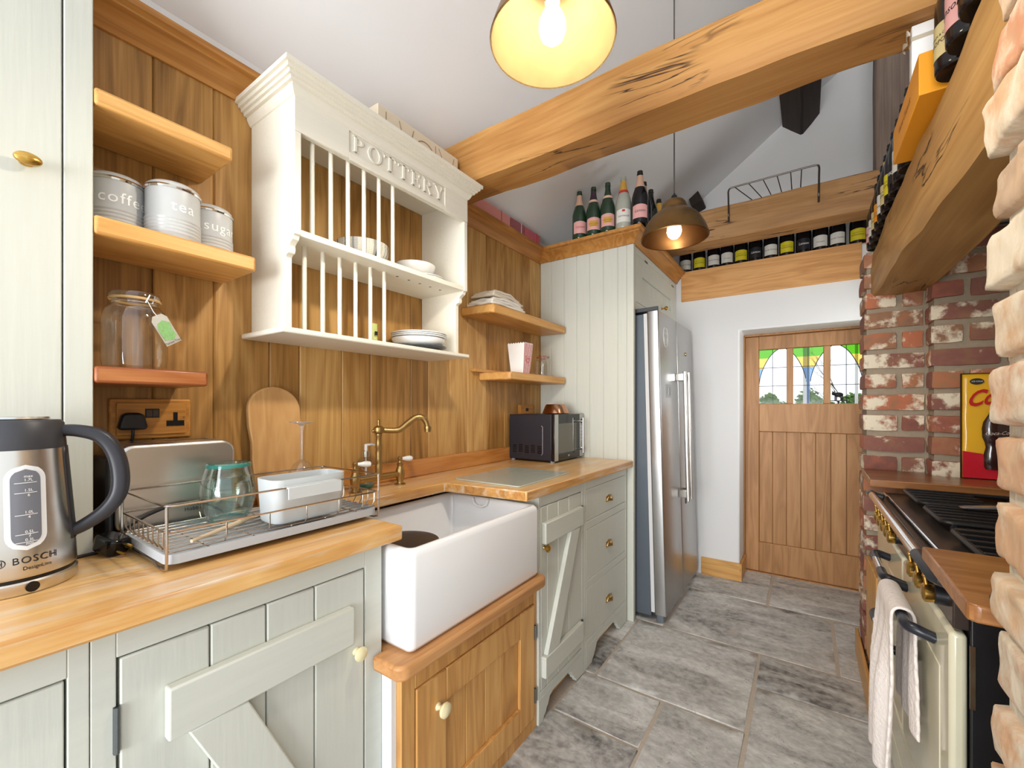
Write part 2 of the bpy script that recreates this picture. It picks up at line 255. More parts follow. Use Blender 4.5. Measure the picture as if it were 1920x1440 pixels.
# ------------------------------------------------------------------ mesh helpers
class MB:
    def __init__(s): s.bm = bmesh.new()
    def _f(s, vs, mi=0):
        try:
            f = s.bm.faces.new(vs); f.material_index = mi; return f
        except ValueError: return None
    def box(s, x0, x1, y0, y1, z0, z1, mi=0, M=None):
        v = [Vector((x, y, z)) for x in (x0, x1) for y in (y0, y1) for z in (z0, z1)]
        if M: v = [M @ p for p in v]
        b = [s.bm.verts.new(p) for p in v]
        for q in ((0, 1, 3, 2), (4, 6, 7, 5), (0, 4, 5, 1), (2, 3, 7, 6), (0, 2, 6, 4), (1, 5, 7, 3)): s._f([b[i] for i in q], mi)
        return s
    def prism(s, pts, ax, a0, a1, mi=0, M=None):
        """2-D outline (the two axes other than `ax`, in x,y,z order) pushed along ax"""
        def mk(p, a):
            v = [p[0], p[1]]; v.insert('xyz'.index(ax), a); v = Vector(v); return M @ v if M else v
        A = [s.bm.verts.new(mk(p, a0)) for p in pts]; B = [s.bm.verts.new(mk(p, a1)) for p in pts]
        n = len(pts); s._f(A[::-1], mi); s._f(B, mi)
        for i in range(n): s._f([A[i], A[(i+1) % n], B[(i+1) % n], B[i]], mi)
        return s
    def lathe(s, prof, c=(0, 0, 0), seg=32, mi=0, M=None, a0=0, a1=2*PI, mis=None, sx=1, sy=1):
        full = abs(a1-a0-2*PI) < 1e-6; n = seg if full else seg+1; c = Vector(c); rings = []
        for r, z in prof:
            if r < 1e-6:
                p = Vector((0, 0, z)); p = M @ p if M else p; rings.append([s.bm.verts.new(c+p)]*n)
            else:
                R = []
                for i in range(n):
                    t = a0+(a1-a0)*i/seg; p = Vector((r*math.cos(t)*sx, r*math.sin(t)*sy, z)); p = M @ p if M else p; R.append(s.bm.verts.new(c+p))
                rings.append(R)
        for k in range(len(prof)-1):
            m_ = mis[k] if mis else mi
            for i in range(n if full else n-1):
                a, b_ = rings[k], rings[k+1]; j = (i+1) % n
                q = []
                for v in (a[i], a[j], b_[j], b_[i]):
                    if v not in q: q.append(v)
                if len(q) > 2: s._f(q, m_)
        return s
    def tube(s, pts, r, seg=8, mi=0, closed=False, caps=True, radii=None):
        pts = [Vector(p) for p in pts]; n = len(pts); rings = []; up = None
        for i, p in enumerate(pts):
            a = pts[(i-1) % n] if (closed or i > 0) else p; b_ = pts[(i+1) % n] if (closed or i < n-1) else p
            d = (b_-a); d = d.normalized() if d.length > 1e-9 else Vector((0, 0, 1))
            if up is None: up = Vector((0, 0, 1)) if abs(d.z) < .9 else Vector((1, 0, 0))
            x = d.cross(up);
            if x.length < 1e-4: x = d.cross(Vector((0, 1, 0)))
            x.normalize(); y = x.cross(d).normalized(); up = y
            rr = radii[i] if radii else r
            rings.append([s.bm.verts.new(p+(x*math.cos(2*PI*k/seg)+y*math.sin(2*PI*k/seg))*rr) for k in range(seg)])
        for i in range(n if closed else n-1):
            a, b_ = rings[i], rings[(i+1) % n]
            for k in range(seg): s._f([a[k], b_[k], b_[(k+1) % seg], a[(k+1) % seg]], mi)
        if caps and not closed: s._f(rings[0], mi); s._f(rings[-1][::-1], mi)
        return s
    def cyl(s, p0, p1, r, seg=20, mi=0, r1=None):
        return s.tube([p0, p1], r, seg, mi, radii=[r, r if r1 is None else r1])
    def ball(s, c, r, seg=16, mi=0, sc=(1, 1, 1), M=None):
        c = Vector(c); pr = [(math.sin(PI*i/(seg//2)), -math.cos(PI*i/(seg//2))) for i in range(seg//2+1)]
        pr[0] = (0, -1); pr[-1] = (0, 1)
        D = Matrix.Diagonal((r*sc[0], r*sc[1], r*sc[2])); D = (M.to_3x3() @ D) if M else D
        return s.lathe(pr, c, seg, mi, M=D)
    def grid(s, fn, nu, nv, mi=0):
        V = [[s.bm.verts.new(fn(i/nu, j/nv)) for j in range(nv+1)] for i in range(nu+1)]
        for i in range(nu):
            for j in range(nv): s._f([V[i][j], V[i+1][j], V[i+1][j+1], V[i][j+1]], mi)
        return s
    def text(s, txt, size, fn, mi=0, align='CENTER', shear=0, spacing=1.0, fat=0.0):
        """printed lettering: letter outlines laid on a surface by fn(x, y)"""
        cu = bpy.data.curves.new('lettering', 'FONT'); cu.body = txt; cu.size = size; cu.align_x = align; cu.align_y = 'CENTER'; cu.shear = shear; cu.space_character = spacing
        cu.resolution_u = 3; cu.offset = fat
        ob = bpy.data.objects.new('lettering', cu); C.objects.link(ob)
        dg = bpy.context.evaluated_depsgraph_get(); me = bpy.data.meshes.new_from_object(ob.evaluated_get(dg))
        vs = [s.bm.verts.new(fn(v.co.x, v.co.y)) for v in me.vertices]
        for p in me.polygons: s._f([vs[i] for i in p.vertices], mi)
        bpy.data.objects.remove(ob); bpy.data.curves.remove(cu); bpy.data.meshes.remove(me)
        return s
    def build(s, name, mats, parent=None, bevel=0, seg=2, angle=35, smooth=True, solid=0, sub=0, recalc=True):
        if recalc: bmesh.ops.recalc_face_normals(s.bm, faces=s.bm.faces[:])
        if parent is not None:
            o_ = ROOT_LOC[parent.name] if parent.name in ROOT_LOC else Vector()
            bmesh.ops.translate(s.bm, verts=s.bm.verts[:], vec=-o_)
        me = bpy.data.meshes.new(name); s.bm.to_mesh(me); s.bm.free()
        for m in (mats if isinstance(mats, (list, tuple)) else [mats]): me.materials.append(m)
        if smooth:
            for p in me.polygons: p.use_smooth = True
            me.set_sharp_from_angle(angle=math.radians(angle))
        o = bpy.data.objects.new(name, me); C.objects.link(o)
        if parent is not None:
            o.parent = parent
            if parent.name in ROOT_LOC: ROOT_LOC[o.name] = ROOT_LOC[parent.name]
        if solid: md = o.modifiers.new('thickness', 'SOLIDIFY'); md.thickness = solid; md.offset = 0
        if sub: md = o.modifiers.new('smooth', 'SUBSURF'); md.levels = sub; md.render_levels = sub
        if bevel: md = o.modifiers.new('edges', 'BEVEL'); md.width = bevel; md.segments = seg; md.limit_method = 'ANGLE'; md.angle_limit = math.radians(40); md.harden_normals = False
        return o
ROOT_LOC = {}
def thing(name, loc, label, cat, group=None):
    """an Empty at the thing's base; its parts are modelled in place and hung on it"""
    o = bpy.data.objects.new(name, None); C.objects.link(o); o.location = loc; o.empty_display_size = .05
    ROOT_LOC[o.name] = Vector(loc); return tag(o, label, cat, group)
def tag(o, label, cat, group=None):
    o['label'] = label; o['category'] = cat
    if group: o['group'] = group
    return o
def struct(o): o['kind'] = 'structure'; return o
def dup(root, loc, label=None, group=None, rotz=None):
    r = root.copy(); C.objects.link(r); r.location = loc
    if rotz is not None: r.rotation_euler.z = rotz
    if label: r['label'] = label
    if group: r['group'] = group
    for ch in list(root.children):
        c = ch.copy(); C.objects.link(c); c.parent = r
        for g in ch.children:
            d = g.copy(); C.objects.link(d); d.parent = c
    return r
def arc(c, r, a0, a1, n, plane='yz', off=0):
    out = []
    for i in range(n+1):
        t = a0+(a1-a0)*i/n; a, b_ = c[0]+r*math.cos(t), c[1]+r*math.sin(t)
        out.append({'yz': (off, a, b_), 'xz': (a, off, b_), 'xy': (a, b_, off)}[plane])
    return out
def rrect(x0, x1, y0, y1, r, n=4):
    p = []
    for cx, cy, a in ((x1-r, y0+r, -PI/2), (x1-r, y1-r, 0), (x0+r, y1-r, PI/2), (x0+r, y0+r, PI)):
        for i in range(n+1): t = a+PI/2*i/n; p.append((cx+r*math.cos(t), cy+r*math.sin(t)))
    return p
def smooth_path(pts, n=6):
    pts = [Vector(p) for p in pts]; out = []
    for i in range(len(pts)-1):
        p0 = pts[max(i-1, 0)]; p1 = pts[i]; p2 = pts[i+1]; p3 = pts[min(i+2, len(pts)-1)]
        for k in range(n):
            t = k/n; out.append(.5*((2*p1)+(p2-p0)*t+(2*p0-5*p1+4*p2-p3)*t*t+(3*p1-p0-3*p2+p3)*t**3))
    out.append(pts[-1]); return out

# ------------------------------------------------------------------ the room
R = random.Random(5)
zc = lambda x: 2.342 + .73*x                                   # underside of the sloping ceiling
def hewn(mb, ax, a0, a1, u0, u1, z0, z1, rough=.006, ch=.012, n=44, seed=1, chfn=None, freq=3.0):
    """a hewn timber along ax ('x' or 'y'): rectangular section, uneven arrises, slight hollows"""
    rings = []
    for i in range(n+1):
        t = i/n; a = a0+(a1-a0)*t; c = chfn(t) if chfn else ch
        base = [(u0+c*.6, z0), (u0*.5+u1*.5, z0), (u1-ch, z0), (u1, z0+ch), (u1, (z0+z1)/2), (u1, z1-ch), (u1-ch, z1), ((u0+u1)/2, z1), (u0+ch, z1), (u0, z1-ch), (u0, z1*.5+z0*.5), (u0, z0+c), (u0+c*.3, z0+c*.45)]
        ring = []
        for u, z in base:
            p = Vector((a*freq, u*9+seed, z*9)); d = rough*noise.noise(p)+rough*.6*noise.noise(p*3.1); e_ = rough*noise.noise(p+Vector((7, 3, 1)))
            v = (a, u+d, z+e_) if ax == 'x' else (u+d, a, z+e_)
            ring.append(mb.bm.verts.new(v))
        rings.append(ring)
    m = len(rings[0])
    for i in range(n):
        for k in range(m): mb._f([rings[i][k], rings[i+1][k], rings[i+1][(k+1) % m], rings[i][(k+1) % m]])
    mb._f(rings[0]); mb._f(rings[-1][::-1]); return mb
def brick(mb, c, s, r=.008, rough=.003, freq=22, n=5, mi=0):
    c = Vector(c); h = Vector(s)/2; D = {}
    def vert(p):
        k = tuple(round(x*n) for x in p)
        if k not in D:
            q = Vector((p[0]*h.x, p[1]*h.y, p[2]*h.z)); inn = Vector([max(-(h[i]-r), min(h[i]-r, q[i])) for i in range(3)]); d = q-inn
            if d.length > 1e-9: q = inn+d.normalized()*r
            w = q+c; q = q+noise.noise_vector(w*freq)*rough+noise.noise_vector(w*freq*.35)*rough*1.2
            D[k] = mb.bm.verts.new(q+c)
        return D[k]
    for ax in range(3):
        for sg in (-1, 1):
            for i in range(n):
                for j in range(n):
                    q = []
                    for di, dj in ((0, 0), (1, 0), (1, 1), (0, 1)):
                        p = [0, 0, 0]; p[ax] = sg; p[(ax+1) % 3] = -1+2*(i+di)/n; p[(ax+2) % 3] = -1+2*(j+dj)/n; q.append(vert(p))
                    mb._f(q if sg > 0 else q[::-1], mi)
# floor of riven slabs
slabs = [(.64, 1.243, 1.83, 2.445), (1.25, 1.66, 2.155, 2.445), (1.255, 1.75, 1.4, 2.147), (.945, 1.247, 1.36, 1.822), (.585, .937, 1.525, 1.82), (.45, .94, .92, 1.517),
         (.78, 1.556, 2.455, 3.075), (1.564, 1.80, 2.455, 3.06), (.45, 1.234, 3.085, 3.72), (1.244, 2.1, 3.085, 3.72), (0, .634, 1.83, 2.175), (0, .634, 2.183, 2.445), (0, .772, 2.455, 3.075),
         (1.668, 2.4, 2.155, 2.445), (1.81, 2.4, 2.455, 3.06), (1.758, 2.4, 1.4, 2.147), (.948, 1.40, .70, 1.352), (1.41, 2.0, .5, 1.392), (.3, .94, .35, .912), (0, .44, .92, 1.82), (.95, 1.6, -.1, .69), (.2, .94, -.3, .342), (1.61, 2.4, -.3, .49), (-.1, .6, -1.2, -.31), (.61, 1.5, -1.2, -.31), (1.51, 2.4, -1.2, -.31)]
mb = MB(); mb.box(-.15, 2.45, -1.2, 3.75, -.06, -.0045, 1)
for i, (x0, x1, y0, y1) in enumerate(slabs):
    zt = R.uniform(-.003, .0005);  nx = max(4, int((x1-x0)/.04)+2); ny = max(4, int((y1-y0)/.04)+2)
    bu, bv = .005/(x1-x0), .005/(y1-y0)
    def f(u, v):
        w_ = lambda q, n_, b_: 0 if q < .5/n_ else 1 if q > 1-.5/n_ else b_ if q < 1.5/n_ else 1-b_ if q > 1-1.5/n_ else b_+(1-2*b_)*(q*n_-1)/(n_-2)
        u = w_(u, nx, bu); v = w_(v, ny, bv)
        x = x0+(x1-x0)*u; y = y0+(y1-y0)*v; ed = min(u, 1-u)*(x1-x0); ed2 = min(v, 1-v)*(y1-y0); e_ = min(ed, ed2)
        jx = .006*noise.noise((y*9, i, 0)) if u in (0, 1) else 0; jy = .006*noise.noise((x*9, i, 4)) if v in (0, 1) else 0
        return (x+jx, y+jy, (zt+.004*noise.noise((x*4, y*4, i)) + .0015*noise.noise((x*17, y*17, i))) - (.011 if e_ < 1e-6 else 0))
    mb.grid(f, nx, ny)
struct(mb.build('floor', [FLAG, GROUT], angle=60))
# panelled left wall
mb = MB(); mb.box(-.3, -.019, -1.2, 3.75, -.06, 2.36, 1)
gy = [-1.2, -.95, -.72, -.5, -.28, -.1, .08, .24, .39, .532, .69, .79, .952, 1.08, 1.29, 1.396, 1.54, 1.675, 1.831, 2.0, 2.193, 2.285, 2.42]
for a, b_ in zip(gy, gy[1:]):
    g = .0005; c = .0038
    mb.prism([(-.018, a+g), (-.018, b_-g), (-c, b_-g), (0, b_-g-c), (0, a+g+c), (-c, a+g)], 'z', .02, 2.20)
struct(mb.build('wall_left', [OAKW, PLAS], angle=25))
# ceiling
mb = MB(); mb.prism([(-.3, zc(-.3)), (2.45, zc(2.45)), (2.45, zc(2.45)+.1), (-.3, zc(-.3)+.1)], 'y', -1.2, 3.75)
struct(mb.build('ceiling', CEIL, smooth=False))
# far wall: thick lower wall with the door opening, ledge, gable behind
mb = MB()
mb.prism([(-.02, -.02), (1.05, -.02), (1.05, 1.772), (1.86, 1.772), (1.86, -.02), (2.4, -.02), (2.4, 2.243), (-.02, 2.243)], 'y', 3.39, 3.75)
mb.box(-.02, 2.42, 3.67, 3.75, 2.2435, 4.2)
struct(mb.build('wall_far', PLAS, bevel=.012, seg=3))
mb = MB(); mb.box(.80, 1.055, 3.372, 3.39, 0, .125); mb.box(1.05, 1.066, 3.372, 3.64, 0, .125)
struct(mb.build('baseboard_far', wood('oak_skirting', S(150, 100, 48), S(206, 154, 88), S(230, 186, 120), 'X', .4, island=.2), bevel=.003))
# brick fireplace: far pier and inner cheek, near pier, back
mb = MB(); co = .093; nrow = 21
mb.box(1.668, 1.9, 2.562, 2.76, 0, 1.95, 1); mb.box(1.876, 2.4, 2.462, 2.76, 0, 1.95, 1)
for k in range(nrow):
    z = .045+k*co; j = lambda a=.005: R.uniform(-a, a)
    if k % 2: spans = [(1.655, 1.862)]
    else: spans = [(1.655, 1.772), (1.786, 1.862)]
    for x0, x1 in spans: brick(mb, ((x0+x1)/2, 2.652+j(.003), z+j(.003)), (x1-x0+j(.004), .205, .073+j(.004)), .009, .0028)
    x = 1.864
    while x < 2.35:
        w = (.098 if (k % 2 == 0) else .2) if x == 1.864 else R.choice([.098, .2, .2])
        brick(mb, (x+w/2, 2.505+j(.003), z+j(.003)), (w, .11, .073+j(.004)), .009, .0028); x += w+.016
struct(mb.build('wall_right', [BRICK, MORT], angle=50))
mb = MB(); mb.box(1.667, 2.3, .25, .880, 0, 2.02, 1)
for k in range(22):
    z = .035+k*.0935; j = lambda a=.005: R.uniform(-a, a)
    y1 = .896+j(.012); sp = [(.665+j(.01), y1), (.44, .65)] if k % 2 else [(.70+j(.01), y1), (.46, .685)]
    for y0, y1 in sp: brick(mb, (1.652+.1+j(.008), (y0+y1)/2, z), (.2, y1-y0, .076+j(.006)), .011, .0045, 30, 10)
    brick(mb, (1.97, .83+j(.01), z), (.2, .11, .076), .015, .006, 15, 5)
struct(mb.build('wall_right_near', [BRICKP, MORTP], angle=60))
mb = MB(); mb.box(2.34, 2.45, .2, 2.76, 0, 4.15); mb.box(2.0, 2.36, .2, 2.74, 1.96, 4.0); mb.box(1.95, 2.02, 2.76, 3.39, 0, 1.0); mb.box(1.95, 2.02, 2.76, 3.39, 1.85, 2.3); mb.box(1.95, 2.02, 2.76, 2.84, 1.0, 1.85); mb.box(1.95, 2.02, 3.32, 3.39, 1.0, 1.85); mb.box(2.05, 2.4, 2.74, 3.68, 2.2, 4.1)
struct(mb.build('wall_right_back', PLAS, smooth=False))
mb = MB(); mb.box(1.640, 1.654, 2.20, 2.75, 0, .12); struct(mb.build('baseboard_right', OAKX, bevel=.003))

wf = thing('window_1', (1.985, 3.08, 1.0), 'small white window in the passage beyond the far brick pier', 'window'); struct(wf)
for y0, y1, z0, z1 in ((2.842, 2.875, 1.002, 1.848), (3.285, 3.318, 1.002, 1.848), (2.875, 3.285, 1.002, 1.04), (2.875, 3.285, 1.81, 1.848), (2.875, 3.285, 1.415, 1.435)):
    mb = MB(); mb.box(1.965, 2.005, y0, y1, z0, z1); mb.build('window_bar', WHITEP, wf, bevel=.002)
mb = MB(); mb.box(1.983, 1.986, 2.872, 3.288, 1.036, 1.814); mb.build('glass_pane', GLASS, wf)

# oak cornice round the top of the panelling and the tall unit
def corn(o, z): return [(o, z), (o+.006, z), (o+.012, z+.012), (o+.024, z+.030), (o+.044, z+.046), (o+.052, z+.050), (o+.052, z+.056), (o+.066, z+.062), (o+.066, z+.080), (o, z+.080)]
mb = MB()
mb.prism(corn(0, 2.168), 'y', .2, 2.40)
PR = corn(0, 2.168)
A, B_, D_ = [], [], []
for o_, z in PR:                                              # mitred returns along the end panel and the front of the tall unit
    A.append(Vector((0, 2.399-o_, z))); B_.append(Vector((.622+o_, 2.399-o_, z))); D_.append(Vector((.622+o_, 3.388, z)))
V = [[mb.bm.verts.new(p) for p in L_] for L_ in (A, B_, D_)]
n = len(PR)
for q in range(2):
    for k in range(n): mb._f([V[q][k], V[q+1][k], V[q+1][(k+1) % n], V[q][(k+1) % n]])
mb._f(V[0]); mb._f(V[2][::-1])
struct(mb.build('trim_1', wood('oak_cornice', S(126, 76, 30), S(180, 122, 58), S(208, 156, 88), 'Y', .45, island=.1), angle=30))

# timbers
mb = hewn(MB(), 'x', .03, 2.02, 1.392, 1.572, 2.2, 2.398, .008, .014, 60, 3, chfn=lambda t: .018+.030*max(0, noise.noise((t*5+.4, 2, 0)))+.02*max(0, .3-t))
tag(mb.build('ceiling_beam', OAKB, angle=42), 'long golden oak tie beam crossing the room under the ceiling beside the plate rack', 'beam')
mb = hewn(MB(), 'x', .3, 2.06, 3.105, 3.30, 2.35, 2.562, .007, .012, 50, 9, chfn=lambda t: .016+.016*noise.noise((t*6, 1, 0)))
tag(mb.build('ceiling_beam', wood('oak_far_beam', S(112, 76, 44), S(164, 120, 74), S(196, 152, 104), 'X', .6, sc=.7, island=.1, pore=.5, cracks=1.2), angle=42), 'far oak beam carrying the wire basket above the row of bottles', 'beam')
mb = MB(); mb.box(.66, 1.72, 3.372, 3.40, 2.025, 2.247)
tag(mb.build('pine_board', PINE, bevel=.003), 'wide knotty pine board below the far row of bottles above the door', 'board')
mb = hewn(MB(), 'y', .86, 2.63, 1.685, 1.885, 1.741, 1.95, .007, .012, 44, 21, chfn=lambda t: .016+.055*max(0, 1-max(0, t-.22)/.34 if t > .22 else 1)*.9+.01*noise.noise((t*7, 5, 0)))
tag(mb.build('mantel_beam', OAKM, angle=42), 'thick rustic oak mantel beam over the cooker with bottles along its top', 'beam')
mb = hewn(MB(), 'y', 1.75, 3.67, 1.325, 1.49, 3.195, 3.36, .004, .01, 20, 31)
M_ = Matrix.Translation((1.41, 0, 3.28)) @ Matrix.Rotation(-math.atan(.73)+PI/4*.32, 4, 'Y') @ Matrix.Translation((-1.41, 0, -3.28))
bmesh.ops.transform(mb.bm, matrix=Matrix.Translation((1.41, 0, 3.285)) @ Matrix.Rotation(.72, 4, 'Y') @ Matrix.Translation((-1.41, 0, -3.28)), verts=mb.bm.verts[:])
tag(mb.build('roof_purlin', DARKW), 'dark purlin under the ceiling slope meeting the far gable wall', 'beam')
mb = hewn(MB(), 'y', 3.5, 3.69, .69, .775, 2.80, 2.885, .005, .008, 6, 41)
bmesh.ops.transform(mb.bm, matrix=Matrix.Translation((.735, 0, 2.84)) @ Matrix.Rotation(-.35, 4, 'Y') @ Matrix.Translation((-.735, 0, -2.84)), verts=mb.bm.verts[:])
tag(mb.build('purlin_end', DARKW), 'small dark timber end poking out where ceiling slope meets the gable beside the pendant lamp', 'beam')
mb = MB(); rings = []
for i in range(31):
    z = 2.568+i*.034; ring = []
    for k in range(20):
        t = 2*PI*k/20; cx, cy = 1.865-.0*i, 3.22
        sx, sy = .105, .085; q = (abs(math.cos(t))**.5*math.copysign(1, math.cos(t)), abs(math.sin(t))**.5*math.copysign(1, math.sin(t)))
        d = 1+.16*noise.noise((q[0]*2.2, q[1]*2.2, z*.9+5))+.05*noise.noise((q[0]*9, q[1]*9, z*2))
        ring.append(mb.bm.verts.new((cx+sx*q[0]*d, cy+sy*q[1]*d, z)))
    rings.append(ring)
for i in range(30):
    for k in range(20): mb._f([rings[i][k], rings[i][(k+1) % 20], rings[i+1][(k+1) % 20], rings[i+1][k]])
mb._f(rings[0]); mb._f(rings[-1])
tag(mb.build('timber_post', ROUGHW, angle=50), 'rough grey weathered post standing on the far beam behind the mantel bottles', 'post')

# ------------------------------------------------------------------ door_1 with leaded coloured glass, and the garden beyond
DY = 3.655
d = thing('door_1', (1.45, DY, 0), 'light oak plank door with stained glass lights in the far wall', 'door'); struct(d)
mb = MB()
for x0, x1, z0, z1 in ((1.058, 1.149, .008, 1.755), (1.75, 1.845, .008, 1.755), (1.149, 1.75, .008, .225), (1.149, 1.75, 1.049, 1.254), (1.149, 1.75, 1.655, 1.755), (1.322, 1.362, 1.254, 1.655), (1.537, 1.577, 1.254, 1.655)):
    mb.box(x0, x1, DY, DY+.044, z0, z1)
mb.build('door_frame', OAKD, d, bevel=.004)
mb = MB()
for k in range(7): mb.box(1.149+k*.0859+.001, 1.149+(k+1)*.0859-.001, DY+.014, DY+.034, .225, 1.049)
mb.box(1.14, 1.76, DY+.026, DY+.040, .215, 1.06); mb.build('plank_panel', OAKD, d, bevel=.003)
mb = MB(); mb.box(1.05, 1.058, 3.635, 3.72, 0, 1.772); mb.box(1.05, 1.86, 3.635, 3.72, 1.757, 1.772); mb.box(1.845, 1.86, 3.635, 3.72, 0, 1.772); mb.box(1.05, 1.86, 3.64, 3.74, -.01, .006)
struct(mb.build('trim_2', OAKD, bevel=.002))
def tintglass(n, c): return glass(n, c, mix=.93, lo=.015)
GC = [tintglass('leaded_clear', (.97, .98, 1, 1)), tintglass('leaded_green', (.12, .46, .02, 1)), tintglass('leaded_yellow', (.86, .60, .12, 1)), tintglass('leaded_blue', (.22, .40, .80, 1)), tintglass('leaded_red', (.62, .06, .09, 1))]
LEAD = plain('lead_came', S(70, 72, 78), .5, .6)
def a1z(x):      # left arch outline: pointed arch between x 1.149 and 1.44
    t = (x-1.149)/.291; return None if t < 0 or t > 1 else 1.40+.258*math.sin(PI*min(t, 1-t)*1.0)**.62*1.0
def a2z(x):
    t = (x-1.462)/.288; return None if t < 0 or t > 1 else 1.40+.258*math.sin(PI*min(t, 1-t))**.62
for li, (x0, x1) in enumerate(((1.149, 1.322), (1.362, 1.537), (1.577, 1.75))):
    mb = MB(); st = .004; nx = round((x1-x0)/st); nz = 100
    for i in range(nx):
        for j in range(nz):
            xa, xb = x0+(x1-x0)*i/nx, x0+(x1-x0)*(i+1)/nx; za, zb = 1.254+.401*j/nz, 1.254+.401*(j+1)/nz
            x, z = (xa+xb)/2, (za+zb)/2; m_ = 0
            for az, cx in ((a1z(x), 1.2945), (a2z(x), 1.606)):
                if az is not None and z > az:
                    q = z+.10*abs(x-cx)/.145*-1
                    m_ = 1 if z > 1.590 else (2 if z > 1.515 else 3)
                    if abs(x-cx) < .034 and z > 1.628: m_ = 4
            if 1.44 <= x <= 1.462: m_ = 1 if z > 1.590 else 2 if z > 1.515 else 3
            mb._f([mb.bm.verts.new(p) for p in ((xa, DY+.022, za), (xb, DY+.022, za), (xb, DY+.022, zb), (xa, DY+.022, zb))], m_)
    bmesh.ops.remove_doubles(mb.bm, verts=mb.bm.verts[:], dist=1e-5)
    pane = mb.build('glass_pane', GC, d, smooth=False)
    mb = MB()
    for az in (a1z, a2z):
        pts = [(x0+(x1-x0)*i/40, DY+.020, az(x0+(x1-x0)*i/40)) for i in range(41) if az(x0+(x1-x0)*i/40) is not None]
        pts = [p for p in pts if p[2] < 1.653]
        L0 = [p for p in pts if p[0] < (1.2945 if az is a1z else 1.606)]; L1 = [p for p in pts if p not in L0]
        for q in (L0, L1):
            if len(q) > 1: mb.tube(q, .0028, 6)
    cx = (x0+x1)/2
    mb.tube([(cx, DY+.02, 1.256), (cx, DY+.02, 1.653)], .0022, 6)
    for z in (1.385, 1.52): mb.tube([(x0, DY+.02, z), (x1, DY+.02, z)], .0022, 6)
    mb.build('lead_came', LEAD, d)
GRASS = plain('grass', S(110, 140, 62), .9, var=.3, vscale=1)
LEAF = plain('hedge_leaf', S(96, 128, 52), .8, var=.5, vscale=3)
mb = MB(); mb.box(-60, 60, 3.8, 90, -.35, -.3); tag(mb.build('lawn', GRASS), 'green grass seen low through the far door glass', 'grass')['kind'] = 'stuff'
def bush(name, c, r, seed, label, h=1, cat='hedge', n=2600, ls=.06):
    rr = random.Random(seed); mb = MB()
    for _ in range(n):
        v = Vector((rr.gauss(0, 1), rr.gauss(0, 1), rr.gauss(0, 1))).normalized(); k = rr.uniform(.55, 1.05)
        p = Vector(c)+Vector((v.x*r[0]*k, v.y*r[1]*k, v.z*r[2]*k))
        if p.z < -.28: continue
        Mx = Matrix.Translation(p) @ Matrix.Rotation(rr.uniform(0, 6), 4, 'X') @ Matrix.Rotation(rr.uniform(0, 6), 4, 'Z'); s_ = ls*rr.uniform(.6, 1.3)
        mb._f([mb.bm.verts.new(Mx @ Vector(q)) for q in ((-s_, 0, 0), (0, -s_*.5, 0), (s_, 0, 0), (0, s_*.5, 0))])
    mb.lathe([(0, -.295), (.08, -.295), (.05, c[2]), (0, c[2])], (c[0], c[1], 0), 8)
    return tag(mb.build(name, LEAF, smooth=False), label, cat, 'greenery beyond the door')
bush('hedge_bush', (.70, 12, .66), (.33, .6, .88), 3, 'green hedge seen through the left leaded light of the far door')
bush('hedge_bush', (1.5, 12, .70), (.33, .6, .92), 4, 'taller dark bush seen through the middle leaded light of the far door')
bush('hedge_bush', (2.30, 12, .66), (.33, .6, .86), 5, 'green bush seen through the right leaded light of the far door')
bush('hedge_bush', (1.5, 15, .62), (1.7, .6, .78), 8, 'long low hedge running behind the bushes beyond the far door', n=5000)
mb = MB(); rr = random.Random(2)
def twig(p, d, l, r, n):
    q = p+d*l; mb.tube([p, (p+q)/2+Vector((rr.uniform(-.05, .05)*l, 0, 0)), q], r, 5, radii=[r, r*.8, r*.6])
    if n:
        for _ in range(3): twig(p+d*l*rr.uniform(.5, 1), (d+Vector((rr.uniform(-.8, .8), rr.uniform(-.5, .5), rr.uniform(-.1, .5)))).normalized(), l*.62, r*.55, n-1)
twig(Vector((2.18, 10, -.295)), Vector((0, 0, 1)), 1.3, .022, 4)
tag(mb.build('bare_tree', plain('bark', S(104, 104, 84), .9)), 'thin bare branched tree seen through the right leaded light', 'tree')
mb = MB(); mb.box(1.418, 1.462, 4.2, 4.26, -.3, 3)
mb.box(1.752, 1.768, 4.2, 4.26, -.3, 3)
struct(mb.build('porch_posts', plain('porch_white', S(244, 244, 246), .5)))  # white porch posts standing outdoors beyond the door glass, not room trim
mb = MB(); ox, oy, oz = 1.628, 3.80, 1.30
mb.ball((ox, oy, oz+.018), .022, 14, sc=(1.25, .6, .8)); mb.ball((ox-.028, oy, oz+.026), .012, 12, sc=(1, .8, 1.1))
for dx in (-.02, -.012, .014, .022): mb.tube([(ox+dx, oy, oz+.012), (ox+dx, oy, oz-.022)], .004, 6)
for dx in (-.034, -.024): mb.tube([(ox+dx, oy, oz+.034), (ox+dx, oy, oz+.046)], .003, 6)
mb.box(ox-.05, ox+.05, oy-.01, oy+.01, oz-.028, oz-.022); mb.tube([(ox, oy, oz-.025), (ox, oy, -.3)], .006, 6)
tag(mb.build('animal_ornament', BLACKP), 'small black animal ornament standing outside the right leaded light', 'ornament')

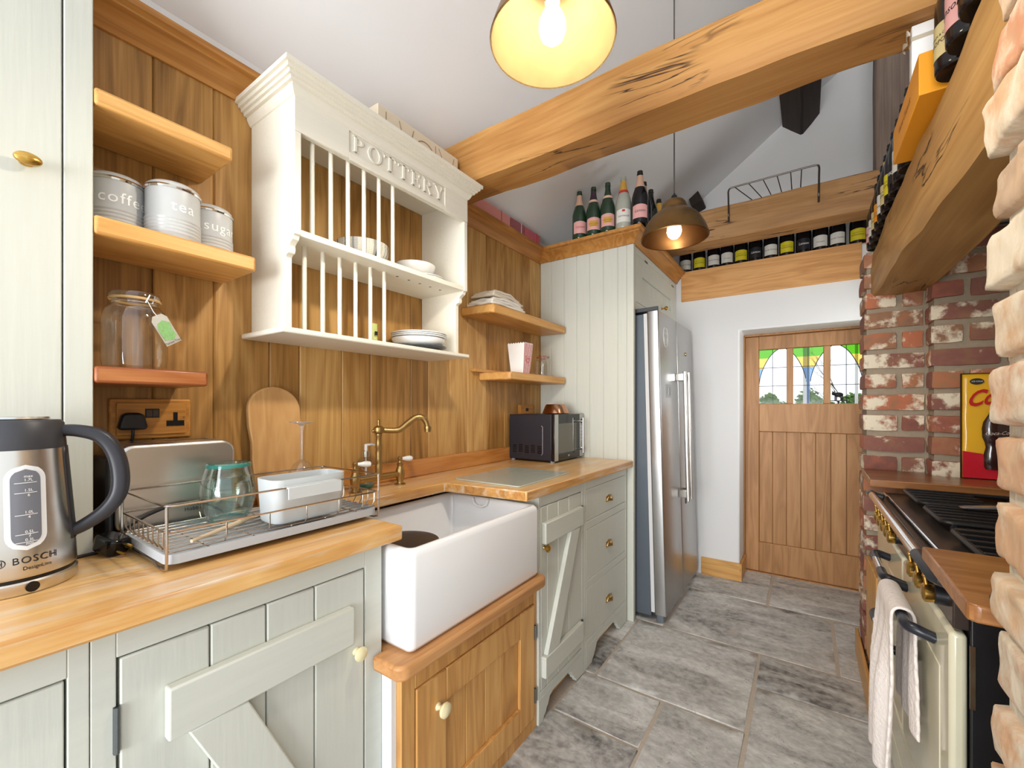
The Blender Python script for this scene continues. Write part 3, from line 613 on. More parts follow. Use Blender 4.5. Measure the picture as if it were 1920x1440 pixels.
# ------------------------------------------------------------------ left run: tall cupboard, shelves, canisters, jar
def knob(mb, c, d, r=.016, ln=.022, oval=1.0):
    """turned knob on a short stem, pointing along d"""
    d = Vector(d).normalized(); M = d.to_track_quat('Z', 'Y').to_matrix().to_4x4()
    mb.lathe([(0, 0), (r*.55, 0), (r*.5, .003), (r*.32, .006), (r*.34, ln*.5), (r*.75, ln*.62), (r, ln*.85), (r*.96, ln*1.05), (r*.6, ln*1.22), (0, ln*1.28)], c, 20, M=M @ Matrix.Diagonal((1, oval, 1, 1)))
t = thing('wall_cupboard', (.1, .0, .925), 'tall pale sage cupboard standing on the worktop at the left edge behind the kettle', 'cupboard')
mb = MB(); mb.box(0.002, .182, -.42, .236, .926, 2.30); mb.box(.182, .2, .1925, .236, .926, 2.30); mb.box(.182, .2, -.42, -.36, .926, 2.3); mb.box(.182, .2, -.36, .1925, .926, .99); mb.box(.182, .2, -.36, .1925, 2.27, 2.3)
mb.build('carcass', SAGE, t, bevel=.002)
mb = MB(); mb.box(.183, .2, -.357, .19, .993, 2.267); dr = mb.build('door', SAGE, t, bevel=.002)
mb = MB(); knob(mb, (.2, .142, 1.703), (1, 0, 0), .019, .026, .62); mb.build('door_knob', BRASS, dr)

def shelf(y0, y1, x1, z0, z1, label, mat=OAKS, cut=0):
    mb = MB()
    if cut: pts = [(.001, y0), (x1*.86, y0+cut), (x1, y0+cut+.01), (x1, y1), (.001, y1)]; mb.prism(pts, 'z', z0, z1)
    else: mb.box(.001, x1, y0, y1, z0, z1)
    return tag(mb.build('wall_shelf', mat, bevel=.006, seg=3), label, 'shelf')
shelf(.237, .499, .205, 1.873, 1.909, 'empty top oak shelf above the canisters left of the plate rack')
shelf(.237, .556, .205, 1.600, 1.640, 'longest left oak shelf holding the three canisters')
shelf(.237, .444, .205, 1.285, 1.321, 'short low oak shelf under the big clip jar', wood('red_oak', S(104, 50, 24), S(152, 84, 44), S(184, 122, 72), 'Y', .35, coat=.15))
CANG = plain('canister_enamel', S(184, 185, 184), .35, coat=.25)
def canister(c, r, h, txt, label, rz):
    t = thing('canister', c, label, 'canister', 'storage canisters'); x, y, z = c
    mb = MB(); pr = [(0, 0), (r-.004, 0), (r, .004)]
    for k in range(5): zz = .012+k*.0085; pr += [(r, zz), (r+.0016, zz+.002), (r+.0016, zz+.005), (r, zz+.007)]
    pr += [(r, h), (r-.003, h), (0, h)]
    mb.lathe(pr, c, 48); mb.build('body', CANG, t, angle=40)
    mb = MB(); mb.lathe([(r+.001, h-.002), (r+.003, h+.002), (r+.001, h+.006)], c, 48); mb.build('rim', CHROME, t)
    mb = MB(); mb.lathe([(r+.001, h+.005), (r-.001, h+.011), (r*.86, h+.017), (r*.6, h+.0205), (r*.3, h+.022), (0, h+.0225)], c, 48); mb.build('lid', CANG, t)
    mb = MB(); a = math.radians(rz); dx, dy = math.cos(a+PI/2), math.sin(a+PI/2)
    mb.tube([(x+dx*.026*math.cos(q*PI/10), y+dy*.026*math.cos(q*PI/10), z+h+.018+.013*math.sin(q*PI/10)) for q in range(11)], .0025, 8); mb.build('lid_handle', CHROME, t)
    mb = MB(); mb.text(txt, .036, lambda u, v: Vector((x+(r+.0007)*math.cos(a+u/r), y+(r+.0007)*math.sin(a+u/r), z+h*.64+v)), spacing=1.12); mb.build('lettering', WHITEP, t)
    return t
canister((.078, .300, 1.640), .053, .118, 'coffee', 'pale coffee canister at the left end of the shelf, partly behind the cupboard', 4)
canister((.132, .394, 1.640), .055, .122, 'tea', 'pale tea canister in front between its two neighbours', 4)
canister((.082, .491, 1.640), .053, .118, 'sugar', 'pale sugar canister at the right end of the shelf', 12)

def clip_jar(c, r, h, label, liquid=False, tagcard=True, clipm=CHROME):
    t = thing('glass_jar', c, label, 'jar'); x, y, z = c
    mb = MB(); mb.lathe([(0, .004), (r*.8, .002), (r*.96, .008), (r, .025), (r, h*.62), (r*.93, h*.74), (r*.72, h*.82), (r*.72, h*.86), (r*.77, h*.875), (r*.77, h*.9)], c, 40); mb.build('jar_body', GLASSY, t)
    mb = MB(); mb.lathe([(r*.80, h*.895), (r*.81, h*.93), (r*.74, h*.97), (r*.3, h*.985), (0, h*.985)], c, 40); mb.build('jar_lid', GLASSY, t)
    mb = MB(); mb.lathe([(r*.775, h*.87), (r*.80, h*.885), (r*.775, h*.9)], c, 40); mb.build('rubber_seal', plain('seal', S(214, 178, 120), .5) if tagcard else REDP, t)
    mb = MB(); mb.tube([(x+r*.73*math.cos(q), y+r*.73*math.sin(q), z+h*.84) for q in [2*PI*k/24 for k in range(24)]], .0015, 6, closed=True)
    q = .35
    mb.tube([(x+r*.73*math.cos(q+e_), y+r*.73*math.sin(q+e_), z+h*.84) for e_ in (-.16,)]+[(x+r*.9*math.cos(q-.1), y+r*.9*math.sin(q-.1), z+h*.93), (x+r*.9*math.cos(q+.1), y+r*.9*math.sin(q+.1), z+h*.93)]+[(x+r*.73*math.cos(q+.16), y+r*.73*math.sin(q+.16), z+h*.84)], .0015, 6)
    mb.build('wire_clip', clipm, t)
    if tagcard:
        a = .25; n_ = Vector((math.cos(a), math.sin(a), 0)); u_ = Vector((-math.sin(a), math.cos(a), 0)); w_ = Vector((0, 0, 1)); o = Vector(c)+n_*(r+.006)+Vector((0, 0, h*.52))+u_*.026
        th = math.radians(32); U = u_*math.cos(th)+w_*math.sin(th); Vv = -u_*math.sin(th)+w_*math.cos(th)
        mb = MB(); P_ = lambda a_, b_, k=0: o+U*a_+Vv*b_+n_*(.0006*k)
        mb._f([mb.bm.verts.new(P_(*q)) for q in ((-.019, -.036), (.019, -.036), (.019, .026), (.011, .036), (-.011, .036), (-.019, .026))], 0)
        bmesh.ops.solidify(mb.bm, geom=mb.bm.faces[:], thickness=.0006)
        mb._f([mb.bm.verts.new(P_(*q, 1.5)) for q in ((-.015, -.022), (.004, -.027), (.015, -.020), (.013, -.004), (.016, .012), (.004, .022), (-.01, .018), (-.016, .004))], 1)
        mb.text('Terrace Trays', .0068, lambda a_, b_: P_(a_, b_-.031, 1.6), 2)
        mb.tube([o+Vv*.031, o+Vv*.045-n_*.004, Vector(c)+Vector((math.cos(a)*r*.75, math.sin(a)*r*.75, h*.86))], .0008, 5, 0)
        mb.build('gift_tag', [plain('tag_card', S(238, 236, 226), .6), plain('tag_green', S(140, 190, 120), .6, var=.35, vscale=130), BLACKP], t)
    return t
clip_jar((.115, .325, 1.321), .061, .188, 'large empty clip-top glass jar with a green tag on the lowest left shelf')

# ------------------------------------------------------------------ plate rack with raised POTTERY lettering
t = thing('plate_rack', (0, 1.0, 1.44), 'cream wall plate rack with dowels and raised POTTERY lettering', 'plate rack')
YL, YR = .634, 1.375
def side(y0, y1, nm):
    mb = MB(); o = [(.001, 1.458), (.205, 1.458), (.205, 1.665)]
    o += [(.212, 1.672), (.222, 1.674), (.226, 1.684), (.224, 1.694), (.232, 1.702), (.243, 1.708), (.247, 1.718)]
    o += [(.255, 1.722), (.255, 2.0115), (.2355, 2.0115), (.2355, 2.125), (.001, 2.125)]
    bm = mb; A = [bm.bm.verts.new((x, y0, z)) for x, z in o]; B2 = [bm.bm.verts.new((x, y1, z)) for x, z in o]; n_ = len(o)
    bm._f(A); bm._f(B2[::-1])
    for i in range(n_): bm._f([A[i], B2[i], B2[(i+1) % n_], A[(i+1) % n_]])
    mb.build(nm, CREAM, t, bevel=.0015)
side(YL, YL+.02, 'side_panel'); side(YR-.02, YR, 'side_panel')
mb = MB(); mb.box(.001, .246, .604, 1.40, 1.442, 1.458); mb.build('bottom_board', CREAM, t, bevel=.005, seg=3)
HOLE = plain('peg_hole', S(90, 80, 66), .9)
mb = MB(); mb.box(.002, .252, YL+.02, YR-.02, 1.720, 1.738)
for k in range(5): mb.lathe([(0, -.0004), (.0055, -.0004)], (.18, 1.062+k*.0565, 1.72), 12, 1)
mb.build('middle_shelf', [CREAM, HOLE], t, bevel=.0015)
mb = MB(); mb.box(.002, .236, YL+.02, YR-.02, 2.100, 2.112); mb.build('top_board', CREAM, t)
mb = MB()
mb.box(.236, .2525, YL, YR, 2.012, 2.128); mb.box(.2525, .256, YL, .808, 2.012, 2.128); mb.box(.2525, .256, 1.238, YR, 2.012, 2.128); mb.box(.2525, .256, .808, 1.238, 2.012, 2.034); mb.box(.2525, .256, .808, 1.238, 2.102, 2.128)
mb.build('frieze', CREAM, t, bevel=.0012)
cp = [(.0, 2.108), (.004, 2.110), (.009, 2.118), (.013, 2.127), (.013, 2.133), (.022, 2.133), (.023, 2.142), (.030, 2.142), (.031, 2.151), (.038, 2.151), (.039, 2.161), (.047, 2.161), (.047, 2.174), (.0, 2.174)]
mb = MB(); V = [[], [], [], []]
for o_, z in cp:
    V[0].append(mb.bm.verts.new((.001, YL-o_, z))); V[1].append(mb.bm.verts.new((.256+o_, YL-o_, z))); V[2].append(mb.bm.verts.new((.256+o_, YR+o_, z))); V[3].append(mb.bm.verts.new((.001, YR+o_, z)))
for q in range(3):
    for k in range(len(cp)-1): mb._f([V[q][k], V[q+1][k], V[q+1][k+1], V[q][k+1]])
mb._f([V[0][-1], V[1][-1], V[2][-1], V[3][-1]]); mb._f([V[q][0] for q in range(4)])
mb.build('crown_moulding', CREAM, t, angle=25)
for k in range(6): mb = MB(); y = .702+k*.0598; mb.cyl((.228, y, 1.737), (.228, y, 2.102), .0068, 14); mb.build('dowel', CREAM, t)
for k in range(6): mb = MB(); y = .705+k*.0595; mb.cyl((.18, y, 1.457), (.18, y, 1.721), .0068, 14); mb.build('dowel', CREAM, t)
# letters: thick and thin strokes with serifs, carved in relief
def letter(mb, ch, y0, w, z0, h, x=.2527, d=.0034):
    X = lambda a: y0+a*w
    def rc(a0, a1, b0, b1): mb.box(x, x+d, X(a0), X(a1), z0+b0*h, z0+b1*h)
    def poly(pts): mb.prism([(X(a), z0+b*h) for a, b in pts], 'x', x, x+d)
    def ring(cx, cy, rx, ry, ix, iy, a0, a1, n=20):
        for i in range(n):
            t0, t1 = a0+(a1-a0)*i/n, a0+(a1-a0)*(i+1)/n
            poly([(cx+rx*math.cos(t0), cy+ry*math.sin(t0)), (cx+rx*math.cos(t1), cy+ry*math.sin(t1)), (cx+ix*math.cos(t1), cy+iy*math.sin(t1)), (cx+ix*math.cos(t0), cy+iy*math.sin(t0))])
    if ch in 'PR':
        rc(.12, .32, 0, 1); rc(0, .44, 0, .07); rc(0, .36, .93, 1); ring(.32, .74, .55, .26, .34, .18, -PI/2, PI/2, 14)
        if ch == 'R': poly([(.36, .5), (.58, .5), (.98, .0), (.74, .0)]); rc(.72, 1.05, 0, .06)
    if ch == 'O': ring(.5, .5, .52, .52, .32, .44, 0, 2*PI, 28)
    if ch == 'T': rc(.40, .62, 0, 1); rc(.26, .76, 0, .07); rc(0, 1, .91, 1); rc(0, .08, .74, 1); rc(.92, 1, .74, 1)
    if ch == 'E': rc(.12, .34, 0, 1); rc(0, .9, 0, .08); rc(0, .86, .92, 1); rc(.3, .68, .46, .54); rc(.84, .92, 0, .26); rc(.8, .88, .76, 1); rc(.64, .7, .38, .62)
    if ch == 'Y': poly([(.02, 1), (.26, 1), (.62, .44), (.40, .44)]); poly([(.80, 1), (.94, 1), (.62, .44), (.5, .44)]); rc(.40, .62, 0, .46); rc(.26, .76, 0, .07); rc(-.06, .34, .93, 1); rc(.7, 1.04, .93, 1)
ly = .822
for ch, w in (('P', .046), ('O', .054), ('T', .05), ('T', .05), ('E', .046), ('R', .05), ('Y', .05)):
    mb = MB(); letter(mb, ch, ly, w, 2.043, .052); mb.build('raised_letter', CREAM, t, bevel=.0009, smooth=False); ly += w+.0105
# crockery and the tube on the rack
def patmat():
    m, nt, b = _new('striped_glaze'); L = nt.links.new; tc = N(nt, 'ShaderNodeTexCoord'); sx = N(nt, 'ShaderNodeSeparateXYZ'); L(tc.outputs['Object'], sx.inputs[0])
    at = N(nt, 'ShaderNodeMath', operation='ARCTAN2'); L(sx.outputs[1], at.inputs[0]); L(sx.outputs[0], at.inputs[1])
    n = N(nt, 'ShaderNodeTexNoise', noise_dimensions='1D'); n.inputs['Scale'].default_value = 9; n.inputs['Detail'].default_value = 4; L(at.outputs[0], n.inputs['W'])
    cr = N(nt, 'ShaderNodeValToRGB'); cr.color_ramp.interpolation = 'CONSTANT'; el = cr.color_ramp.elements; el[0].color = S(90, 104, 132); el[0].position = 0; el[1].color = S(236, 232, 220); el[1].position = .42
    k = el.new(.58); k.color = S(150, 146, 130); k = el.new(.62); k.color = S(238, 234, 222)
    L(n.outputs['Fac'], cr.inputs[0]); wv = N(nt, 'ShaderNodeTexWave', bands_direction='Z'); wv.inputs['Scale'].default_value = 60; L(tc.outputs['Object'], wv.inputs['Vector'])
    mx = N(nt, 'ShaderNodeMix', data_type='RGBA', blend_type='MULTIPLY'); mx.inputs[0].default_value = .22; L(cr.outputs[0], mx.inputs[6]); L(wv.outputs['Color'], mx.inputs[7]); L(mx.outputs[2], b.inputs['Base Color'])
    b.inputs['Roughness'].default_value = .2; return m
PAT = patmat()
def bowl_prof(r, h, f=.45, th=.004):
    o = [(0, 0), (r*f, 0), (r*f, .004)]
    for i in range(1, 9): a = i/8*PI/2; o.append((r*f+(r-r*f)*math.sin(a), .004+(h-.004)*(1-math.cos(a))))
    o += [(r-th, h)]
    for i in range(7, -1, -1): a = i/8*PI/2; o.append(((r*f+(r-r*f)*math.sin(a))-th, .004+th+(h-.004-th)*(1-math.cos(a))))
    o.append((0, .004+th)); return o
def plate_prof(r, h, th=.003):
    return [(0, 0), (r*.55, 0), (r*.56, .002), (r*.64, h*.35), (r*.72, h*.62), (r, h), (r, h+th), (r*.72, h*.62+th), (r*.62, h*.3+th+.001), (0, th+.001)]
def dish(name, prof, c, mat, label, cat, group=None):
    mb = MB(); mb.lathe(prof, (0, 0, 0), 48); o = mb.build(name, mat); o.location = c; return tag(o, label, cat, group)
z = 1.738
dish('patterned_bowl', bowl_prof(.092, .058), (.118, .955, z), PAT, 'lower of two nested striped bowls on the middle shelf of the plate rack', 'bowl', 'striped bowls')
dish('patterned_bowl', bowl_prof(.092, .058), (.118, .955, z+.016), PAT, 'upper of two nested striped bowls on the middle shelf of the plate rack', 'bowl', 'striped bowls')
for k, nm in enumerate(('lowest', 'middle', 'top')): dish('plate', plate_prof(.088, .012), (.122, 1.245, z+k*.006), WHITEC, nm+' white side plate under the white bowl on the middle rack shelf', 'plate', 'side plates')
dish('white_bowl', bowl_prof(.082, .052), (.12, 1.205, z+.017), WHITEC, 'plain white bowl on the side plates in the rack', 'bowl')
z = 1.458
dish('plate', plate_prof(.108, .018), (.118, 1.235, z+.002), plain('grey_glaze', S(92, 96, 100), .3), 'dark grey plate at the bottom of the lower rack stack', 'plate')
o = dish('plate', bowl_prof(.108, .040, .5), (.12, 1.225, z+.012), WHITEC, 'deep white dish under the dinner plates on the bottom of the rack', 'plate', 'large white dishes')
for k, nm in enumerate(('lower', 'middle', 'top')): dish('plate', plate_prof(.113, .017), (.12, 1.228, z+.040+k*.007), WHITEC, nm+' white dinner plate in the stack on the bottom board of the rack', 'plate', 'large white dishes')
t = thing('hand_cream_tube', (.155, 1.0, 1.458), 'small green squeeze tube on its black cap between the rack dowels', 'tube')
mb = MB(); mb.lathe([(0, 0), (.0125, 0), (.0125, .014), (0, .014)], (.155, .978, 1.458), 16); mb.build('cap', BLACK, t)
mb = MB()
def tf(u, v):
    a = 2*PI*u; k = v; return Vector((.155+math.sin(a)*.011*(1-k*.9), .978+math.cos(a)*(.012+.002*k), 1.472+.062*k))
mb.grid(tf, 20, 6); mb.box(.167, .1672, .972, .984, 1.49, 1.504, 1)
mb.build('tube_body', [plain('tube_green', S(196, 206, 128), .4), BLACKP], t)
# cream wooden box lying on top of the rack
t = thing('keepsake_box', (.19, 1.14, 2.174), 'cream box with carved line pattern on top of the plate rack', 'box')
mb = MB(); BOXM = plain('cream_box', S(222, 208, 184), .6); mb.box(.13, .205, .955, 1.372, 2.175, 2.297); mb.build('body', BOXM, t, bevel=.003)
mb = MB(); LN = plain('carved_line', S(150, 120, 90), .7)
for a, b_ in (((.99, 2.283), (.99, 2.18)), ((1.05, 2.283), (1.085, 2.18)), ((1.12, 2.283), (1.09, 2.18)), ((1.235, 2.283), (1.245, 2.18)), ((1.255, 2.283), (1.32, 2.18)), ((1.345, 2.283), (1.32, 2.18))): mb = MB(); mb.tube([(.2052, *a), (.2052, *b_)], .0016, 5); mb.build('carved_line', LN, t)
mb = MB(); mb.tube([(.2052, 1.18+.048*math.cos(q), 2.228+.042*math.sin(q)) for q in [2*PI*k/30 for k in range(30)]], .002, 5, closed=True); mb.build('carved_ring', LN, t)
for k in range(4): mb = MB(); mb.tube([(.2052, 1.165+k*.01, 2.215), (.2052, 1.165+k*.01, 2.242)], .001, 5); mb.build('carved_line', LN, t)
# ------------------------------------------------------------------ right-hand shelves by the tall unit
shelf(1.622, 2.378, .197, 1.690, 1.735, 'upper corner oak shelf holding the folded tea towels', cut=.012)
shelf(1.765, 2.378, .197, 1.373, 1.415, 'lower corner oak shelf holding the popcorn carton and small jar', cut=.012)
mb = MB(); mb.box(.001, .028, 1.70, 2.16, 1.416, 1.432); mb.box(.001, .012, 1.66, 1.72, 1.69, 1.72)
tag(mb.build('shelf_batten', OAKS, bevel=.002), 'thin oak batten on the wall at the back of the lower corner shelf', 'batten')
TOW = plain('tea_towel', S(226, 214, 196), .95, bump=.6, bscale=160)
TOW2 = plain('tea_towel_white', S(236, 230, 220), .95, bump=.6, bscale=160)
def folded(c, sx, sy, hgt, mat, label, seed, tilt=0):
    mb = MB(); n_ = 22; x, y, z = c
    for lay in range(3):
        def f(u, v, lay=lay):
            px, py = (u-.5)*sx*(1-.05*lay), (v-.5)*sy*(1-.09*lay)
            k = hgt*(lay+.5)/3+.006*noise.noise((u*3+seed, v*4, lay*3))+.010*math.sin(v*PI)*(.4+.3*lay)+tilt*(v-.5)*-.03
            return Vector((x+px+.01*noise.noise((v*3, seed, lay)), y+py+.012*noise.noise((u*3, seed+3, lay)), z+max(.004, k)))
        mb.grid(f, n_, n_)
    o = mb.build('folded_towel', mat, solid=hgt/3*.95, bevel=0); return tag(o, label, 'towel', 'folded tea towels')
folded((.105, 1.785, 1.736), .16, .30, .036, TOW2, 'white folded tea towel underneath on the upper corner shelf', 1)
folded((.10, 1.80, 1.775), .14, .27, .034, TOW, 'ribbed beige folded tea towel on top of the white one', 5, .5)
t = thing('popcorn_carton', (.135, 1.98, 1.415), 'white and red striped popcorn carton on the lower corner shelf', 'carton')
mb = MB(); cx, cy, z = .12, 1.985, 1.4155
def ring(w, l, zz): return [Vector((cx+sx*w, cy+sy*l, zz)) for sx, sy in ((-1, -1), (1, -1), (1, 1), (-1, 1))]
a, b_ = ring(.040, .033, z), ring(.056, .044, z+.165)
A = [mb.bm.verts.new(p) for p in a]; B2 = [mb.bm.verts.new(p) for p in b_]; mb._f(A)
for i in range(4): mb._f([A[i], A[(i+1) % 4], B2[(i+1) % 4], B2[i]], 0)
for i in range(4):
    p, q = b_[i], b_[(i+1) % 4]
    for k in range(7):
        s0, s1 = p.lerp(q, k/7), p.lerp(q, (k+1)/7); mb._f([mb.bm.verts.new(w_) for w_ in (s0, s1, (s0+s1)/2+Vector((0, 0, .007)))], 0)
mb.build('carton', WHITEP, t, smooth=False, recalc=False)
mb = MB()
for k in range(6):
    f0, f1 = (k+.15)/6, (k+.62)/6; e_ = Vector((.0008, 0, 0))
    if f1 > .98: continue
    mb._f([mb.bm.verts.new(w_+e_) for w_ in (a[1].lerp(a[2], f0), a[1].lerp(a[2], f1), b_[1].lerp(b_[2], f1), b_[1].lerp(b_[2], f0))])
mid = (a[1]+a[2]+b_[1]+b_[2])/4+Vector((.0016, 0, 0)); mb.lathe([(.018, 0), (.021, 0)], mid, 24, M=Matrix.Rotation(PI/2, 4, 'Y'))
mb.text('POP', .016, lambda u, v: mid+Vector((.0003, u, v)))
mb.build('red_stripes', REDP, t, smooth=False)
clip_jar((.10, 2.262, 1.4155), .046, .135, 'small empty clip jar with red seal on the lower corner shelf', tagcard=False)
# pink boxes along the cornice
PINK = plain('pink_card', S(212, 138, 130), .6); PINKD = plain('dark_pink_card', S(150, 84, 88), .45, var=.3, vscale=50); PINKR = plain('rose_card', S(190, 92, 104), .45, var=.2, vscale=40)
for nm, y0, y1, z1, m_, lb in (('gift_box', 1.645, 1.985, 2.315, PINK, 'long pale pink box on the cornice next to the tie beam'), ('gift_box', 1.992, 2.135, 2.315, PINKD, 'dark sparkly pink box on the cornice behind the long pale one'), ('gift_box', 2.142, 2.318, 2.312, PINKR, 'rose pink box on the cornice nearest the tall unit corner')):
    t = thing(nm, (.03, (y0+y1)/2, 2.249), lb, 'box', 'pink boxes on the cornice')
    mb = MB(); mb.box(.003, .052, y0, y1, 2.249, z1); mb.build('box_body', m_, t, bevel=.003)
    mb = MB(); mb.box(.0015, .0535, y0+.74*(y1-y0), y0+.76*(y1-y0), 2.25, z1+.0008); mb.build('box_seam' if m_ is PINK else 'box_ribbon', plain('pink_seam', S(170, 96, 92), .6) if m_ is PINK else WHITEP if m_ is PINKD else REDP, t)

# ------------------------------------------------------------------ wall sockets
SOCK = wood('socket_oak', S(140, 86, 34), S(190, 130, 58), S(214, 160, 84), 'Y', .4, sc=1.6, island=0)
t = thing('wall_socket', (0, .385, 1.2), 'oak double socket plate with black switches under the jar shelf', 'socket')
y0, y1, z0, z1 = .300, .472, 1.150, 1.255
mb = MB(); mb.box(.0005, .010, y0, y1, z0, z1); mb.build('backplate', SOCK, t, bevel=.005, seg=3)
mb = MB(); mb.box(.010, .016, y0+.013, y1-.013, z0+.011, z1-.011); mb.build('faceplate', SOCK, t, bevel=.002)
yc = (y0+y1)/2
mb = MB(); mb.box(.016, .0175, yc-.017, yc+.013, 1.205, 1.229); sw = mb.build('switch_frame', BLACK, t, bevel=.0008)
for k in (0, 1): mb = MB(); mb.box(.0175, .0195, yc-.015+k*.0135, yc-.003+k*.0135, 1.208, 1.226, M=None); mb.build('rocker_switch', plain('switch_brown', S(70, 58, 50), .3), sw, bevel=.0006)
mb = MB(); yo = yc+.048
for a0, a1, b0, b1 in ((-.005, .005, 1.196, 1.219), (-.020, .020, 1.182, 1.197)): mb.box(.016, .0166, yo+a0, yo+a1, b0, b1)
mb.build('socket_outlet', BLACKG, t, bevel=.0008)
mb = MB(); mb.lathe([(0, .0012), (.003, .0012), (.0035, 0)], (.016, yc+.068, 1.205), 12, M=Matrix.Rotation(PI/2, 4, 'Y')); mb.build('screw', ABRASS, t)
t = thing('power_plug', (.03, .345, 1.18), 'black plug pushed into the left outlet of the oak socket', 'plug')
mb = MB(); yo = yc-.045
pts = [(yo-.027, 1.176), (yo+.027, 1.176), (yo+.029, 1.184), (yo+.022, 1.212), (yo+.014, 1.219), (yo-.014, 1.219), (yo-.022, 1.212), (yo-.029, 1.184)]
mb.prism(pts, 'x', .0165, .040); mb.build('plug_body', BLACK, t, bevel=.006, seg=3)
mb = MB(); mb.tube(smooth_path([(.03, yo, 1.18), (.031, yo, 1.16), (.022, yo-.005, 1.12), (.010, yo-.01, 1.02)]), .0035, 8); mb.build('flex', BLACK, t)
t = thing('wall_socket', (0, 2.22, 1.2), 'small oak socket plate behind the microwave on the panelling', 'socket')
mb = MB(); mb.box(.0005, .010, 2.14, 2.30, 1.185, 1.245); mb.build('backplate', SOCK, t, bevel=.003)
mb = MB(); mb.box(.010, .015, 2.15, 2.29, 1.19, 1.24); mb.box(.015, .017, 2.205, 2.235, 1.205, 1.225, 1); mb.build('faceplate', [SOCK, BLACK], t, bevel=.0015)

# ------------------------------------------------------------------ worktop, sink and base units on the left
mb = MB()
mb.prism([(.001, -.6), (.568, -.6), (.568, .752), (.228, .752), (.226, 1.262), (.232, 1.27), (.599, 1.303), (.622, 2.398), (.001, 2.398)], 'z', .887, .925)
tag(mb.build('worktop', OAKT, bevel=.005, seg=3), 'long oiled oak worktop running down the left side round the white sink', 'worktop')
mb = MB(); mb.box(.0006, .018, .56, 2.396, .9255, 1.0); tag(mb.build('upstand', OAKF, bevel=.003), 'low oak upstand along the wall behind the taps', 'upstand')
GW = plain('textured_glass', S(186, 190, 176), .18, bump=.8, bscale=220, coat=.4, var=.08, vscale=300)
mb = MB(); mb.prism(rrect(.207, .538, 1.345, 1.765, .012), 'z', .9255, .931)
tag(mb.build('worktop_saver', GW, bevel=.001), 'rectangular textured glass worktop saver lying between sink and microwave', 'worktop saver')
def loops(mb, prof, mi=0, n=6, cap0=True, cap1=True):
    """stack of rounded rectangles (x0,x1,y0,y1,r,z)"""
    L_ = [[mb.bm.verts.new((a, b, z)) for a, b in rrect(x0, x1, y0, y1, r, n)] for x0, x1, y0, y1, r, z in prof]; m = len(L_[0])
    for i in range(len(L_)-1):
        for k in range(m): mb._f([L_[i][k], L_[i][(k+1) % m], L_[i+1][(k+1) % m], L_[i+1][k]], mi)
    if cap0: mb._f(L_[0], mi)
    if cap1: mb._f(L_[-1], mi)
    return mb
t = thing('butler_sink', (.39, 1.05, .604), 'large white fireclay butler sink set into the oak worktop', 'sink')
def rr_(i, r, z): return (.165+i, .615-i, .735+i, 1.368-i, r, z)
mb = loops(MB(), [rr_(.018, .012, .604), rr_(.006, .018, .608), rr_(0, .022, .62), rr_(0, .022, .848), rr_(.003, .022, .860), rr_(.010, .02, .867), rr_(.018, .02, .868), rr_(.024, .02, .864), rr_(.028, .02, .855), rr_(.032, .03, .70), rr_(.045, .04, .66), rr_(.08, .04, .652)])
mb.build('basin', FIRE, t, angle=60)
mb = MB(); mb.lathe([(.03, .6525), (.042, .654), (.045, .6525)], (.36, 1.06, 0), 32); mb.lathe([(0, .650), (.03, .6525)], (.36, 1.06, 0), 32, 1); mb.build('drain', [CHROME, BLACK], t)
mb = MB(); mb.prism([(.318, .866), (.326, .842), (.345, .832), (.375, .832), (.394, .842), (.402, .866), (.396, .866), (.388, .847), (.372, .839), (.348, .839), (.332, .847), (.325, .866)], 'y', 1.326, 1.338); mb.build('overflow', FIRE, t, bevel=.002)
t = thing('dark_pan', (.42, .88, .652), 'round black pan standing in the near end of the white sink', 'pan')
mb = MB(); mb.lathe([(0, 0), (.098, 0), (.105, .008), (.108, .165), (.104, .165), (.101, .012), (0, .008)], (.42, .88, .653), 40); mb.build('pan_body', BLACK, t)
mb = MB(); mb.lathe([(.110, .163), (.110, .170), (.07, .178), (0, .181)], (.42, .88, .653), 40); mb.build('pan_lid', plain('dark_lid', S(52, 46, 46), .35), t)
mb = MB(); mb.prism([(.10, .721), (.53, .721), (.53, .684)]+rrect(.2, .640, .684, 1.388, .03)[0:10]+[(.10, 1.388)], 'z', .566, .6035)
tag(mb.build('sink_ledge', wood('oak_ledge', S(150, 98, 54), S(190, 136, 84), S(208, 162, 112), 'Y', .5, island=0), bevel=.008, seg=3), 'worn oak ledge carrying the white sink', 'ledge')
# oak sink cabinet
t = thing('sink_cabinet', (.4, 1.06, 0), 'golden oak cabinet with plank door below the white sink', 'cabinet')
mb = MB(); mb.box(.08, .56, .736, 1.403, .03, .565)
for y0, y1, z0, z1 in ((.736, .783, .0, .565), (1.385, 1.403, 0, .565), (.783, 1.385, .484, .565), (.783, 1.385, .0, .045)): mb.box(.56, .580, y0, y1, z0, z1)
mb.build('carcass', OAKC, t, bevel=.002)
mb = MB(); mb.box(.1, .562, .7195, .7352, 0, .565); mb.build('filler_strip', plain('white_filler', S(226, 230, 232), .5), t)
dr = None
mb = MB()
for y0, y1, z0, z1 in ((.786, .90, .048, .481), (1.285, 1.382, .048, .481), (.90, 1.285, .388, .481), (.90, 1.285, .048, .135)): mb.box(.562, .584, y0, y1, z0, z1)
dr = mb.build('door_frame', OAKC, t, bevel=.0035, seg=3)
mb = MB()
for k in range(4): mb.box(.562, .573, .90+k*.09625+.0008, .90+(k+1)*.09625-.0008, .135, .388)
mb.build('door_planks', OAKC, dr, bevel=.0025)
mb = MB(); knob(mb, (.584, .866, .392), (1, 0, 0), .021, .03); mb.build('door_knob', CREAMK, dr)
